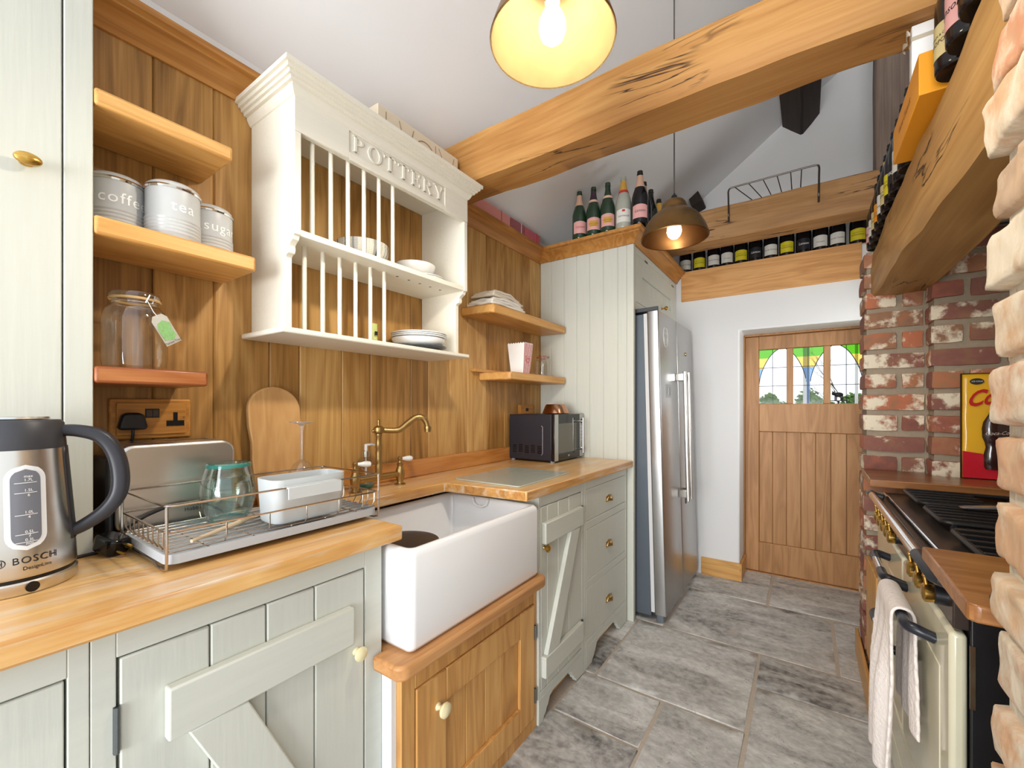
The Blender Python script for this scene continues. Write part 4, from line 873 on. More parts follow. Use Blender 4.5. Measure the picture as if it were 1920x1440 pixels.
for z in (.345, .105): mb = MB(); mb.box(.579, .5865, 1.381, 1.388, z, z+.055); mb.tube([(.587, 1.3845, z), (.587, 1.3845, z+.055)], .0042, 8); mb.build('hinge', IRON, dr)
def zdoor(name_lbl, root, x, y0, y1, z0, z1, grooves, rail_y, rails, brace, knob_c, hinge_y, hinges, kmat, kr=.018, koval=1):
    """ledged and braced plank door: planks, two ledges, one diagonal brace, knob, hinges"""
    ys = [y0]+grooves+[y1]; mb = MB()
    for a, b_ in zip(ys, ys[1:]): mb.box(x-.019, x, a+.0012, b_-.0012, z0, z1)
    dr = mb.build('door', SAGE, root, bevel=.003)
    for a, b_ in rails: mb = MB(); mb.box(x, x+.022, rail_y[0], rail_y[1], a, b_); mb.build('ledge', SAGEH, dr, bevel=.004, seg=3)
    mb = MB(); mb.prism(brace, 'x', x, x+.020); mb.build('brace', SAGE, dr, bevel=.003)
    mb = MB(); knob(mb, knob_c, (1, 0, 0), kr, kr*1.35, koval); mb.build('door_knob', kmat, dr)
    for a, b_ in hinges: mb = MB(); mb.box(x-.002, x+.003, hinge_y-.004, hinge_y+.004, a, b_); mb.tube([(x+.004, hinge_y, a), (x+.004, hinge_y, b_)], .004, 8); mb.build('hinge', IRON, dr)
t = thing('base_cabinet', (.3, -.15, 0), 'pale sage base cabinet cut off by the left edge with a plain framed door', 'cabinet', 'sage base cabinets')
mb = MB(); mb.box(.02, .50, -.5, .1695, .05, .886)
for y0, y1, z0, z1 in ((.1455, .1695, 0, .886), (-.5, -.42, 0, .886), (-.42, .1455, .828, .886), (-.42, .1455, 0, .12)): mb.box(.50, .525, y0, y1, z0, z1)
mb.build('carcass', SAGEH, t, bevel=.0015)
mb = MB(); mb.box(.503, .5225, -.417, .1425, .123, .825); mb.build('door', SAGE, t, bevel=.002)
t = thing('base_cabinet', (.3, .45, 0), 'pale sage base cabinet with a braced plank door and ivory knob left of the sink', 'cabinet', 'sage base cabinets')
mb = MB(); mb.box(.02, .50, .1705, .70, .05, .886)
for y0, y1, z0, z1 in ((.1705, .2005, 0, .886), (.668, .7185, 0, .886), (.2005, .668, .832, .886), (.2005, .668, 0, .10)): mb.box(.50, .525, y0, y1, z0, z1)
mb.build('carcass', SAGEH, t, bevel=.0015)
zdoor('', t, .5255, .2035, .665, .105, .829, [.331, .431, .535], (.262, .623), ((.665, .755), (.125, .215)), [(.291, .6645), (.389, .6645), (.600, .2155), (.502, .2155)], (.5255, .641, .634), .2, ((.681, .755), (.18, .25)), CREAMK, .017)
def apron(mb, x0, x1, y0, y1, zt, c0, c1, zc_):
    """foot rail with an arched cut between two shaped feet"""
    p = [(y0, .002), (c0-.035, .002), (c0-.028, .018), (c0-.012, .026), (c0-.006, .040), (c0+.004, .046), (c0+.02, zc_-.01), (c0+.045, zc_)]
    p += [(c1-.045, zc_), (c1-.02, zc_-.01), (c1-.004, .046), (c1+.006, .040), (c1+.012, .026), (c1+.028, .018), (c1+.035, .002), (y1, .002), (y1, zt), (y0, zt)]
    mb.prism(p, 'x', x0, x1)
X = .588
t = thing('base_cabinet', (.3, 1.6, 0), 'pale sage base cabinet with braced plank door between sink and drawers', 'cabinet', 'sage base cabinets')
mb = MB(); mb.box(.02, X-.022, 1.406, 1.818, .05, .886)
for y0, y1, z0, z1 in ((1.406, 1.420, .1, .886), (1.790, 1.818, .0, .886), (1.42, 1.79, .845, .886), (1.42, 1.79, .1, .125)): mb.box(X-.022, X, y0, y1, z0, z1)
apron(mb, X-.022, X, 1.406, 1.79, .1, 1.475, 1.70, .082)
mb.build('carcass', SAGEH, t, bevel=.0015)
zdoor('', t, X+.0005, 1.422, 1.787, .128, .842, [1.471, 1.561, 1.658], (1.424, 1.764), ((.700, .783), (.180, .263)), [(1.645, .6995), (1.732, .6995), (1.540, .2635), (1.440, .2635)], (X, 1.447, .68), 1.789, ((.717, .78), (.193, .257)), BRASS, .016)
mb = MB(); mb.box(.52, .535, 1.41, 1.81, 0, .09); mb.build('plinth', OAKX, t)
t = thing('drawer_unit', (.3, 2.1, 0), 'pale sage unit of three drawers with brass cup handles beside the fridge housing', 'drawers')
mb = MB(); mb.box(.02, X-.022, 1.8195, 2.388, .05, .886)
for y0, y1, z0, z1 in ((1.8195, 1.838, 0, .886), (2.366, 2.388, 0, .886), (1.838, 2.366, .845, .886), (1.838, 2.366, .655, .692), (1.838, 2.366, .375, .412), (1.838, 2.366, .10, .13)): mb.box(X-.022, X, y0, y1, z0, z1)
apron(mb, X-.022, X, 1.838, 2.366, .1, 1.94, 2.24, .082)
mb.build('carcass', SAGEH, t, bevel=.0015)
for z0, z1, zk in ((.694, .843, .757), (.414, .653, .522), (.132, .373, .236)):
    mb = MB(); n_ = 6 if z0 > .6 else 14
    for k in range(n_): a, b_ = 1.840+(2.364-1.840)*k/n_, 1.840+(2.364-1.840)*(k+1)/n_; mb.box(X-.02, X-.0005, a, b_, z0, z1)
    bmesh.ops.remove_doubles(mb.bm, verts=mb.bm.verts[:], dist=1e-5)
    mb2 = MB(); mb.bm.free(); mb2.box(X-.02, X-.0005, 1.840, 2.364, z0, z1); dr = mb2.build('drawer', SAGE, t, bevel=.002)
    mb = MB()
    def cup(u, v, zk=zk):
        a = PI*u; b_ = PI/2*v; r = .034
        return Vector((X+.001+.021*math.sin(b_)**.8*math.sin(a)**.25 if v > 0 else X, 2.115-r*math.cos(a)*math.cos(b_*.98), zk-.012+.030*math.sin(a)*math.cos(b_*.98)))
    mb.grid(cup, 18, 8); mb.box(X-.0004, X+.0012, 2.079, 2.151, zk-.014, zk+.012)
    mb.build('cup_handle', ABRASS, dr, solid=.0015)
mb = MB(); mb.box(.52, .535, 1.83, 2.38, 0, .09); mb.build('plinth', OAKX, t)

# ------------------------------------------------------------------ things on the worktop
t = thing('bridge_tap', (.105, 1.04, .925), 'antique brass bridge tap with white lever handles behind the sink', 'tap')
def turned(mb, c, M=None, k=1.0):
    mb.lathe([(0, 0), (.022, 0), (.022, .003), (.014, .006), (.012, .012), (.0165, .03), (.018, .045), (.0165, .058), (.012, .068), (.0105, .073), (.013, .077), (.013, .082), (.008, .086), (.007, .094), (.0095, .098), (.0095, .106), (.006, .110), (0, .111)], c, 20, M=M)
for y, s_, nm in ((.935, 0, 0), (1.140, 0, 1)):
    mb = MB(); turned(mb, (.105, y, .9255)); mb.build('valve', ABRASS, t)
    mb = MB(); d = Vector((.1 if nm else .3, .95, -.06)).normalized(); c = Vector((.105, y, 1.027)); M = d.to_track_quat('Z', 'Y').to_matrix().to_4x4()
    mb.lathe([(0, .005), (.006, .006), (.0065, .014), (.010, .03), (.0115, .044), (.0095, .054), (0, .055)], c, 18, M=M); lv = mb.build('lever_handle', WHITEC, t)
    mb = MB(); mb.lathe([(0, .0), (.005, .0), (.005, .012), (.0065, .015), (0, .016)], c, 14, M=M); mb.lathe([(.005, .053), (.007, .056), (.0055, .061), (0, .064)], c, 14, M=M); mb.build('lever_ferrule', ABRASS, lv)
mb = MB(); mb.cyl((.105, .94, .967), (.105, 1.135, .967), .0125, 20)
mb.build('bridge', ABRASS, t)
mb = MB(); c = (.105, 1.037, .965)
mb.lathe([(0, 0), (.0125, 0), (.013, .03), (.0135, .05), (.012, .055), (.0135, .06), (.011, .075), (.0125, .095), (.0105, .11), (.013, .115), (.0115, .13), (.0105, .155), (.0125, .160), (.012, .166), (.019, .172), (.021, .18), (.019, .19), (.012, .195), (.006, .198), (.004, .206), (.006, .212), (.0055, .218), (0, .221)], c, 24)
mb.ball((.105, 1.012, 1.143), .006, 12)
mb.build('column', ABRASS, t)
mb = MB(); sp = smooth_path([(.105, 1.05, 1.145), (.125, 1.085, 1.142), (.140, 1.11, 1.146), (.155, 1.14, 1.172), (.170, 1.165, 1.191), (.184, 1.185, 1.190), (.193, 1.197, 1.172), (.196, 1.202, 1.150)], 6)
mb.tube(sp, .0115, 16, radii=[.010+.002*math.sin(PI*i/(len(sp)-1)) for i in range(len(sp))]); mb.lathe([(.0135, .010), (.0145, .006), (.0135, -.001), (.0125, -.012), (0, -.012)], (.196, 1.202, 1.146), 18); mb.build('spout', ABRASS, t)
t = thing('soap_dispenser', (.062, 1.012, .925), 'clear round soap dispenser with a little blue liquid behind the tap', 'dispenser')
c = (.062, 1.012, .926)
mb = MB(); mb.lathe([(0, 0), (.022, 0), (.034, .012), (.041, .04), (.042, .065), (.037, .09), (.025, .108), (.014, .117), (.013, .124)], c, 32); mb.build('bottle', GLASS, t)
mb = MB(); mb.lathe([(0, .002), (.021, .002), (.032, .013), (.035, .018), (0, .018)], c, 28); mb.build('liquid_soap', plain('blue_soap', S(24, 140, 150), .2), t)
mb = MB(); mb.lathe([(.0145, .118), (.0145, .140), (.006, .143), (.006, .166), (.0, .166)], c, 20, mis=[0, 0, 1, 1, 1][:4]); mb.tube([(.062, 1.012, 1.089), (.068, 1.035, 1.090), (.07, 1.045, 1.087)], .0045, 10, 1); mb.tube([(.062, 1.012, 1.05), (.062, 1.012, .935)], .003, 8, 1); mb.build('pump', [CHROME, plain('clear_plastic', S(226, 226, 222), .25)], t)
# kettle
t = thing('kettle', (.30, .115, .925), 'large steel and black electric kettle in front of the tall cupboard', 'kettle')
kc = Vector((.30, .115, .926))
mb = MB(); mb.lathe([(0, 0), (.078, 0), (.080, .004), (.080, .018), (.077, .021), (0, .021)], kc, 56); mb.build('power_base', STEELK, t)
mb = MB(); mb.lathe([(.0775, .021), (.0775, .027)], kc, 56); mb.build('base_ring', BLACKG, t)  # black ring between the power base and the body
mb = MB(); mb.lathe([(0, .027), (.078, .027), (.079, .032), (.0765, .08), (.072, .14), (.0675, .20), (.0650, .236), (0, .236)], kc, 64); mb.build('body', STEELK, t)
mb = MB(); mb.lathe([(.0655, .236), (.0655, .24), (.0625, .280), (.058, .2855), (0, .2885)], kc, 56); mb.lathe([(.045, .2875), (.044, .291), (0, .292)], kc, 40, 1); mb.build('lid', [plain('kettle_grey', S(58, 58, 62), .4), STEELK], t)
hd = Vector((.33, .945, 0)).normalized()
def HP(r_, z): return kc+hd*r_+Vector((0, 0, z))
hp = smooth_path([HP(.056, .266), HP(.082, .264), HP(.112, .252), HP(.131, .222), HP(.139, .18), HP(.136, .142), HP(.118, .112), HP(.090, .090), HP(.070, .080)], 5)
mb = MB(); rings = []; wv = hd.cross(Vector((0, 0, 1))).normalized()
for i, p in enumerate(hp):
    a = hp[max(0, i-1)]; b_ = hp[min(len(hp)-1, i+1)]; dd = (b_-a).normalized(); nn = dd.cross(wv).normalized()
    k = i/(len(hp)-1); tw = .0125+.003*math.sin(PI*k); tn = .010+.0035*math.sin(PI*k)
    rings.append([mb.bm.verts.new(p+wv*tw*math.copysign(abs(math.cos(q))**.7, math.cos(q))+nn*tn*math.copysign(abs(math.sin(q))**.7, math.sin(q))) for q in [2*PI*j/18 for j in range(18)]])
for i in range(len(rings)-1):
    for j in range(18): mb._f([rings[i][j], rings[i][(j+1) % 18], rings[i+1][(j+1) % 18], rings[i+1][j]])
mb._f(rings[0]); mb._f(rings[-1]); mb.build('handle', plain('handle_black', S(44, 44, 50), .36), t, angle=60)
mb = MB()
def spine(u, v): a = math.atan2(hd.y, hd.x)+(u-.5)*.42; z = .07+.168*v; r_ = .0795-.0146*(z-.027)/.209; return kc+Vector((math.cos(a)*r_, math.sin(a)*r_, z))
mb.grid(spine, 6, 10); mb.build('handle_spine', MATS['handle_black'], t, solid=.004)
A0 = math.radians(6)
KP = [(.027, .078), (.032, .079), (.08, .0765), (.14, .072), (.20, .0675), (.236, .065)]
def KS(u, v, e_=.0008):
    r_ = next(r0+(r1-r0)*(v-v0)/(v1-v0) for (v0, r0), (v1, r1) in zip(KP, KP[1:]) if v <= v1 or v1 == .236)+e_; a = A0+u/r_; return kc+Vector((math.cos(a)*r_, math.sin(a)*r_, v))
def pad(mb, u0, u1, v0, v1, rad, e_, mi, steps=14):
    pts = rrect(u0, u1, v0, v1, rad, 8); cen = mb.bm.verts.new(KS((u0+u1)/2, (v0+v1)/2, e_)); vs = []
    n_ = len(pts)
    rows = 26
    for i in range(rows):
        va, vb = v0+(v1-v0)*i/rows, v0+(v1-v0)*(i+1)/rows
        def hw(v):
            d = min(v-v0, v1-v); w = (u1-u0)/2
            return w if d >= rad else w-rad+math.sqrt(max(0, rad*rad-(rad-d)**2))
        m = (u0+u1)/2; cols = 6
        for j in range(cols):
            q = [(m+hw(v)*(2*s_/cols-1), v) for s_, v in ((j, va), (j+1, va), (j+1, vb), (j, vb))]
            mb._f([mb.bm.verts.new(KS(a, b_, e_)) for a, b_ in q], mi)
    bmesh.ops.remove_doubles(mb.bm, verts=mb.bm.verts[:], dist=1e-6)
mb = MB(); pad(mb, -.0245, .0245, .072, .212, .0245, .0008, 0); pad(mb, -.0175, .0175, .079, .205, .0175, .0013, 1)
for v, tx in ((.193, 'max'), (.187, '1.7L'), (.170, '1.5L'), (.162, '6'), (.134, '1.0L'), (.126, '4'), (.102, '0.5L'), (.096, '2'), (.089, '0.3L'), (.083, 'min')): mb.text(tx, .0062, lambda a, b_, v=v: KS(a+.003, v+b_, .0019), 2)
for v in (.1825, .166, .130, .0985, .0855): 
    for q in range(6): a, b_ = -.013+q*.0043, -.013+(q+1)*.0043; mb._f([mb.bm.verts.new(KS(*w_, .0019)) for w_ in ((a, v-.0004), (b_, v-.0004), (b_, v+.0004), (a, v+.0004))], 2)
mb.build('water_window', [plain('window_rim', S(222, 224, 226), .3), plain('window_grey', S(112, 114, 122), .15), WHITEP], t)
mb = MB(); mb.text('BOSCH', .0155, lambda a, b_: KS(a+.0105, .056+b_, .0012), spacing=1.15); mb.text('DesignLine', .008, lambda a, b_: KS(a+.0125, .0425+b_, .0012)); mb.build('lettering', BLACKP, t)
mb = MB(); mb.tube([KS(-.030+.006*math.cos(q), .056+.006*math.sin(q), .001) for q in [2*PI*k/20 for k in range(20)]], .0006, 5, closed=True)
for s_ in (-1, 1): mb.tube([KS(-.030+s_*.002, .052, .001), KS(-.030+s_*.002, .060, .001)], .0006, 5)
mb.tube([KS(-.032, .056, .001), KS(-.028, .056, .001)], .0006, 5); mb.build('emblem', BLACKP, t)
mb = MB(); mb.lathe([(0, 0), (.0075, 0), (.0085, .002), (.0085, .004), (0, .004)], kc+Vector((math.cos(.17)*.078, math.sin(.17)*.078, .011)), 18, M=Vector((math.cos(.17), math.sin(.17), 0)).to_track_quat('Z', 'Y').to_matrix().to_4x4()); mb.build('cord_grommet', BLACKG, t)
# loose plug
t = thing('power_plug', (.245, .258, .925), 'glossy black plug lying loose on the worktop behind the kettle', 'plug')
mb = MB(); Mx = Matrix.Translation((.238, .258, .9475)) @ Matrix.Rotation(.5, 4, 'Z') @ Matrix.Rotation(.25, 4, 'Y')
mb.prism([(-.025, -.02), (.02, -.024), (.027, -.01), (.027, .012), (.015, .022), (-.022, .018), (-.03, .0)], 'z', -.018, .018, M=Mx); mb.build('plug_body', BLACKG, t, bevel=.007, seg=3)
for a, b_ in ((.012, -.008), (-.012, -.008), (0, .012)): mb = MB(); p = Mx @ Vector((.027, a, b_*.6)); q = Mx @ Vector((.046, a, b_*.6)); mb.tube([p, q], .003, 6); mb.build('pin', BRASS, t)
mb = MB(); mb.tube(smooth_path([Mx @ Vector((-.028, 0, 0)), (.215, .245, .932), (.214, .225, .929), (.216, .19, .9285)], 5), .0034, 8); mb.build('flex', BLACK, t)
# toaster
t = thing('toaster', (.09, .40, .925), 'long brushed steel toaster against the wall below the socket', 'toaster')
mb = MB(); o = rrect(.278, .522, .938, 1.148, .034, 8); mb.prism(o, 'x', .028, .166); mb.build('body', STEEL, t, bevel=.010, seg=4)
mb = MB(); mb.box(.022, .168, .285, .515, .926, .944); mb.build('base', BLACK, t, bevel=.004)
mb = MB(); mb.box(.035, .158, .264, .279, .935, 1.12); mb.build('end_cap', BLACK, t, bevel=.008, seg=3)
mb = MB(); mb.box(.075, .105, .32, .48, 1.1475, 1.1485); mb.build('bread_slot', BLACKG, t)
mb = MB(); mb.text('Russell', .0125, lambda a, b_: Vector((.1666, .424+a, .992+b_)), spacing=1.1); mb.text('Hobbs', .0125, lambda a, b_: Vector((.1666, .424+a, .979+b_)), spacing=1.1); mb.build('lettering', BLACKP, t)
mb = MB(); mb.tube(smooth_path([(.155, .27, .94), (.178, .30, .965), (.176, .34, .985), (.174, .40, .998), (.176, .45, .985), (.174, .50, .95), (.15, .535, .93)], 6), .003, 8); mb.build('flex', BLACK, t)
# chopping board leaning on the panelling
mb = MB(); o = [(.628, 0), (.618, .10), (.617, .16), (.622, .20), (.616, .235), (.608, .27)]
o = [(.630, .0), (.618, .08), (.614, .15), (.617, .20), (.611, .25), (.611, .30)]+[(.693+.082*math.cos(a), .30+.074*math.sin(a)) for a in [PI-PI*k/16 for k in range(1, 16)]]+[(.775, .30), (.775, .25), (.769, .20), (.772, .15), (.768, .08), (.756, .0)]
Mx = Matrix.Translation((.062, 0, .9265)) @ Matrix.Rotation(math.radians(-7.5), 4, 'Y')
mb.prism(o, 'x', -.009, .009, M=Mx); tag(mb.build('chopping_board', BOARD, bevel=.004, seg=3), 'rounded pale wooden chopping board leaning on the panelling behind the wine glass', 'chopping board')
# dish rack
t = thing('dish_rack', (.32, .52, .925), 'wire dish rack on a grey drip tray on the near worktop', 'dish rack')
x0, x1, y0, y1 = .188, .458, .285, .76
mb = loops(MB(), [(x0+.012, x1-.012, y0+.008, y1-.012, .02, .934), (x0, x1, y0, y1, .022, .938), (x0, x1, y0, y1, .022, .956), (x0+.004, x1-.004, y0+.004, y1-.004, .02, .956), (x0+.006, x1-.006, y0+.006, y1-.006, .02, .942)], n=4)
mb.build('drip_tray', GREYT, t, angle=40)
def rect_ring(mb, z, r=.0022, e_=0): mb.tube([Vector((a, b_, z)) for a, b_ in rrect(x0-e_, x1+e_, y0-e_, y1+e_, .015, 4)], r, 7, closed=True)
mb = MB(); rect_ring(mb, 1.048); mb.build('top_rail', WIRE, t)
mb = MB(); rect_ring(mb, 1.000); mb.build('lower_rail', WIRE, t)
for y in (y0, y1):
    mb = MB(); pts = [(x0-.001, y, 1.048), (x0-.001, y, .945), (x0+.004, y, .930), (x0+.02, y, .9275), (x0+.05, y, .9275), (x0+.065, y, .934), (x1-.065, y, .934), (x1-.05, y, .9275), (x1-.02, y, .9275), (x1-.002, y, .932), (x1+.001, y, .945), (x1+.001, y, 1.048)]
    mb.tube(pts, .0027, 8); mb.build('end_frame', WIRE, t)
mb = MB()
for k in range(9):
    x = x0+.025+k*.0285
    for y in (y0, y1): s_ = 1 if y == y0 else -1; mb = MB(); mb.tube([(x, y, 1.0), (x, y, .972), (x, y+s_*.008, .9585)], .0016, 6); mb.build('end_wire', WIRE, t)
for y in (.385, .47, .555, .64, .71): mb = MB(); mb.tube([(x1, y, 1.0), (x1, y, .972), (x1-.01, y, .9585)], .0018, 6); mb.build('side_wire', WIRE, t)
for y in (.43, .60): mb = MB(); mb.tube([(x0, y, 1.0), (x0, y, .972), (x0+.01, y, .9585)], .0018, 6); mb.build('side_wire', WIRE, t)
mb = MB()
for k in range(10): x = x0+.014+k*.0272; mb.tube([(x, y0+.004, .9585), (x, y1-.004, .9585)], .0015, 6)
for k in range(5): y = y0+.07+k*.085; mb.tube([(x0+.006, y, .9557), (x1-.006, y, .9557)], .0015, 6)
mb.build('base_grid', WIRE, t)
# things in the rack
t = thing('cutlery_caddy', (.39, .585, .96), 'grey plastic cutlery caddy hooked inside the front of the dish rack', 'caddy')
mb = loops(MB(), [(.352, .432, .497, .668, .02, .961), (.348, .436, .493, .672, .022, .966), (.342, .441, .488, .677, .024, 1.064), (.345, .438, .491, .674, .022, 1.064), (.352, .432, .497, .668, .02, .970)], n=5); mb.build('body', GREYP, t, angle=40)
mb = MB(); mb.prism([(.4405, 1.050), (.4465, 1.050), (.4685, 1.050), (.4685, 1.022), (.4655, 1.022), (.4655, 1.046), (.4405, 1.046)], 'y', .506, .640); mb.build('hook_lip', GREYP, t, bevel=.001)
t = thing('glass_tumbler', (.272, .462, .96), 'thick sea green glass tumbler upside down at the left of the dish rack', 'glass')
mb = MB(); mb.lathe([(.038, 0), (.050, .02), (.058, .05), (.0585, .075), (.053, .105), (.047, .125), (.047, .134), (.044, .138), (0, .138)], (.272, .462, .9605), 40); mb.build('glass_wall', GLASSG, t)
mb = MB(); mb.lathe([(.035, .002), (.046, .021), (.0535, .05), (.053, .078), (.046, .105), (.03, .118), (0, .122)], (.272, .462, .9605), 36); mb.build('inner_wall', GLASSG, t)
mb = MB(); mb.lathe([(.0365, -.0005), (.0365, .004), (.0385, .004), (.0385, -.0005), (.0365, -.0005)], (.272, .462, .9605), 36); mb.lathe([(.044, .1375), (.0475, .134), (.0475, .128)], (.272, .462, .9605), 36); mb.build('glass_rim', plain('green_glass_edge', S(60, 130, 118), .1), t)
t = thing('wine_glass', (.235, .655, .96), 'stemmed wine glass upside down behind the grey caddy in the dish rack', 'glass')
c = (.225, .672, .9605)
mb = MB(); mb.lathe([(.030, 0), (.036, .03), (.038, .055), (.034, .085), (.022, .108), (.008, .118), (.004, .122)], c, 36); mb.build('bowl', GLASS, t)
mb = MB(); mb.lathe([(.004, .12), (.0035, .15), (.0035, .20), (.006, .218), (.012, .224), (.034, .229), (.034, .231), (0, .231)], c, 32); mb.build('stem_and_foot', plain('stem_glass', (.95, .95, .95, 1), .02, trans=.9), t)
mb = MB(); mb.tube(smooth_path([(.43, .345, .966), (.40, .40, .972), (.355, .475, .966)], 6), .005, 8, radii=[.004+.003*abs(math.sin(i*.12)) for i in range(13)]); mb.ball((.40, .42, .968), .001, 6)
mb.bm.free(); mb = MB(); sp = smooth_path([(.425, .335, .966), (.39, .40, .968), (.335, .475, .966), (.325, .492, .966)], 5); mb.tube(sp, .005, 10, radii=[.0035+.0035*i/len(sp) for i in range(len(sp))])
tag(mb.build('wooden_spoon', plain('spoon_wood', S(214, 190, 156), .6)), 'pale wooden utensil lying across the base of the dish rack', 'utensil')
# microwave and the bowl on it
t = thing('microwave', (.32, 2.02, .925), 'black and silver microwave in the corner of the worktop', 'microwave')
mb = MB(); mb.box(.020, .298, 2.022, 2.382, .936, 1.190); mb.build('casing', plain('microwave_black', S(38, 36, 44), .42), t, bevel=.004)
mb = MB(); mb.box(.299, .318, 2.020, 2.385, .934, 1.192); dr = mb.build('front_panel', BLACKG, t, bevel=.003)
mb = MB(); mb.box(.318, .3195, 2.021, 2.062, .936, 1.190); mb.build('silver_strip', STEELV, dr)
mb = MB(); mb.box(.318, .3195, 2.332, 2.384, .936, 1.190); cp_ = mb.build('control_panel', STEELV, t)
mb = MB(); mb.box(.3195, .3202, 2.342, 2.376, 1.135, 1.16); mb.build('display', BLACKG, t)
mb = MB()
for i in range(3):
    for j in range(5): mb.box(.3195, .3206, 2.341+i*.0125, 2.350+i*.0125, 1.03+j*.02, 1.04+j*.02)
mb.build('buttons', plain('button_grey', S(206, 206, 208), .4), t)
mb = MB(); mb.lathe([(0, .008), (.012, .008), (.013, 0)], (.3195, 2.36, .985), 20, M=Matrix.Rotation(PI/2, 4, 'Y')); mb.build('dial', CHROME, t)
mb = MB(); mb.box(.318, .3187, 2.066, 2.285, .975, 1.140); mb.build('window', plain('microwave_window', S(92, 90, 80), .12), dr)
mb = MB(); mb.text('SIA', .014, lambda a, b_: Vector((.3189, 2.19+a, .955+b_))); mb.build('lettering', WHITEP, dr)
mb = MB(); mb.tube([(.350, 2.312, .960), (.350, 2.312, 1.168)], .0065, 12)
for z in (.982, 1.146): mb.tube([(.318, 2.312, z), (.350, 2.312, z)], .005, 10)
mb.build('door_handle', CHROME, dr)
mb = MB()
for i in range(5):
    for j in range(5): x = .045+i*.041; mb.box(x, x+.026, 2.0212, 2.0222, .973+j*.0092+(.004 if i % 2 else 0), .979+j*.0092+(.004 if i % 2 else 0))
mb.build('vents', BLACKG, t)
mb = MB(); mb.tube([(.235, 2.0215, 1.128), (.243, 2.0213, 1.12), (.243, 2.0213, .975), (.235, 2.0215, .965)], .0016, 6); mb.build('side_crease', plain('crease_light', S(150, 148, 156), .3), t)
mb = MB()
for x, y in ((.03, 2.05), (.29, 2.05), (.03, 2.36), (.29, 2.36)): mb.lathe([(0, .9255), (.012, .9255), (.012, .937)], (x, y, 0), 12)
mb.build('feet', plain('foot_grey', S(190, 190, 194), .5), t)
mb = MB(); mb.lathe([(.078, 0), (.080, .003), (.062, .048), (.055, .055), (.046, .055), (.040, .050), (0, .050)], (0, 0, 0), 40)
o = mb.build('copper_bowl', plain('copper_metal', S(196, 150, 120), .18, 1)); o.location = (.205, 2.24, 1.1925); tag(o, 'small copper coloured metal bowl upside down on the microwave', 'bowl')

# ------------------------------------------------------------------ tall fridge housing and fridge
t = thing('fridge_housing', (.31, 2.9, 0), 'tall pale sage housing with beaded end panel around the steel fridge', 'housing')
mb = MB(); n_ = 6; e_ = [.002, .083, .175, .264, .350, .439, .529, .585]
for a, b_ in zip(e_, e_[1:]): mb.prism([(a+.0008, 2.42), (b_-.0008, 2.42), (b_-.0008, 2.4035), (b_-.004, 2.4), (a+.004, 2.4), (a+.0008, 2.4035)], 'z', .01, 2.168)
mb.box(.002, .60, 2.4045, 2.425, .005, 2.168); mb.box(.5855, .624, 2.399, 2.428, 0, 2.168)
mb.build('end_panel', SAGE, t, bevel=.0008)
mb = MB(); mb.box(.002, .596, 2.43, 3.388, 1.802, 2.168)
for y0, y1, z0, z1 in ((2.43, 2.455, 1.802, 2.168), (3.352, 3.388, 1.802, 2.168), (2.455, 3.352, 2.128, 2.168), (2.455, 3.352, 1.802, 1.846)): mb.box(.596, .62, y0, y1, z0, z1)
mb.build('top_cabinet', SAGEH, t, bevel=.0015)
mb = MB()
for y0, y1, z0, z1 in ((2.457, 2.57, 1.848, 2.126), (3.24, 3.35, 1.848, 2.126), (2.57, 3.24, 2.018, 2.126), (2.57, 3.24, 1.848, 1.935)): mb.box(.600, .621, y0, y1, z0, z1)
dr = mb.build('lift_door', SAGEH, t, bevel=.0015)
mb = MB()
for k in range(8): mb.box(.600, .611, 2.57+k*.08375+.0007, 2.57+(k+1)*.08375-.0007, 1.935, 2.018)
mb.build('door_panel', SAGE, dr, bevel=.002)
mb = MB(); knob(mb, (.621, 2.985, 1.905), (1, 0, 0), .014, .034); mb.build('door_knob', BRASS, dr)
for y in (2.64, 3.28): mb = MB(); mb.box(.619, .6235, y-.025, y+.025, 2.123, 2.133); mb.build('hinge', IRON, dr)
mb = MB(); mb.box(.58, .619, 3.354, 3.388, .0, 1.802); mb.build('end_stile', SAGE, t)
t = thing('fridge', (.70, 2.46, .0), 'tall two-door stainless steel fridge with bar handles', 'fridge')
GRS = plain('fridge_side', S(92, 100, 108), .45, .3, var=.08, vscale=5)
mb = MB(); mb.box(.06, .706, 2.468, 3.30, .03, 1.772); mb.build('cabinet_body', GRS, t, bevel=.004)
def fdoor(y0, y1, nm):
    mb = MB(); mb.prism(rrect(.726, .792, y0, y1, .008, 3), 'z', .045, 1.782); dr = mb.build(nm, STEELV, t, bevel=.002)
    mb = MB(); mb.box(.706, .726, y0+.006, y1-.006, .055, 1.772); mb.build('door_gasket', plain('gasket', S(208, 206, 206), .5), dr); return dr
d1 = fdoor(2.460, 2.868, 'door'); d2 = fdoor(2.873, 3.305, 'door')
for dr, y in ((d1, 2.822), (d2, 2.915)):
    mb = MB(); mb.prism(rrect(.835, .856, y-.011, y+.011, .006, 3), 'z', .635, 1.452); h_ = mb.build('bar_handle', STEEL, dr, bevel=.002)
    for z in (.66, 1.395): mb = MB(); mb.box(.792, .84, y-.014, y+.014, z, z+.045); mb.build('handle_bracket', CHROME, h_, bevel=.002)
mb = MB(); mb.box(.792, .7935, 2.575, 2.69, 1.285, 1.365); dp_ = mb.build('display_panel', plain('display_grey', S(150, 152, 152), .3), d1)
mb = MB(); mb.box(.7935, .7942, 2.605, 2.665, 1.302, 1.348); mb.build('display_screen', plain('lcd', S(64, 70, 72), .15), dp_)
mb = MB(); c = Vector((.7928, 2.60, 1.645))
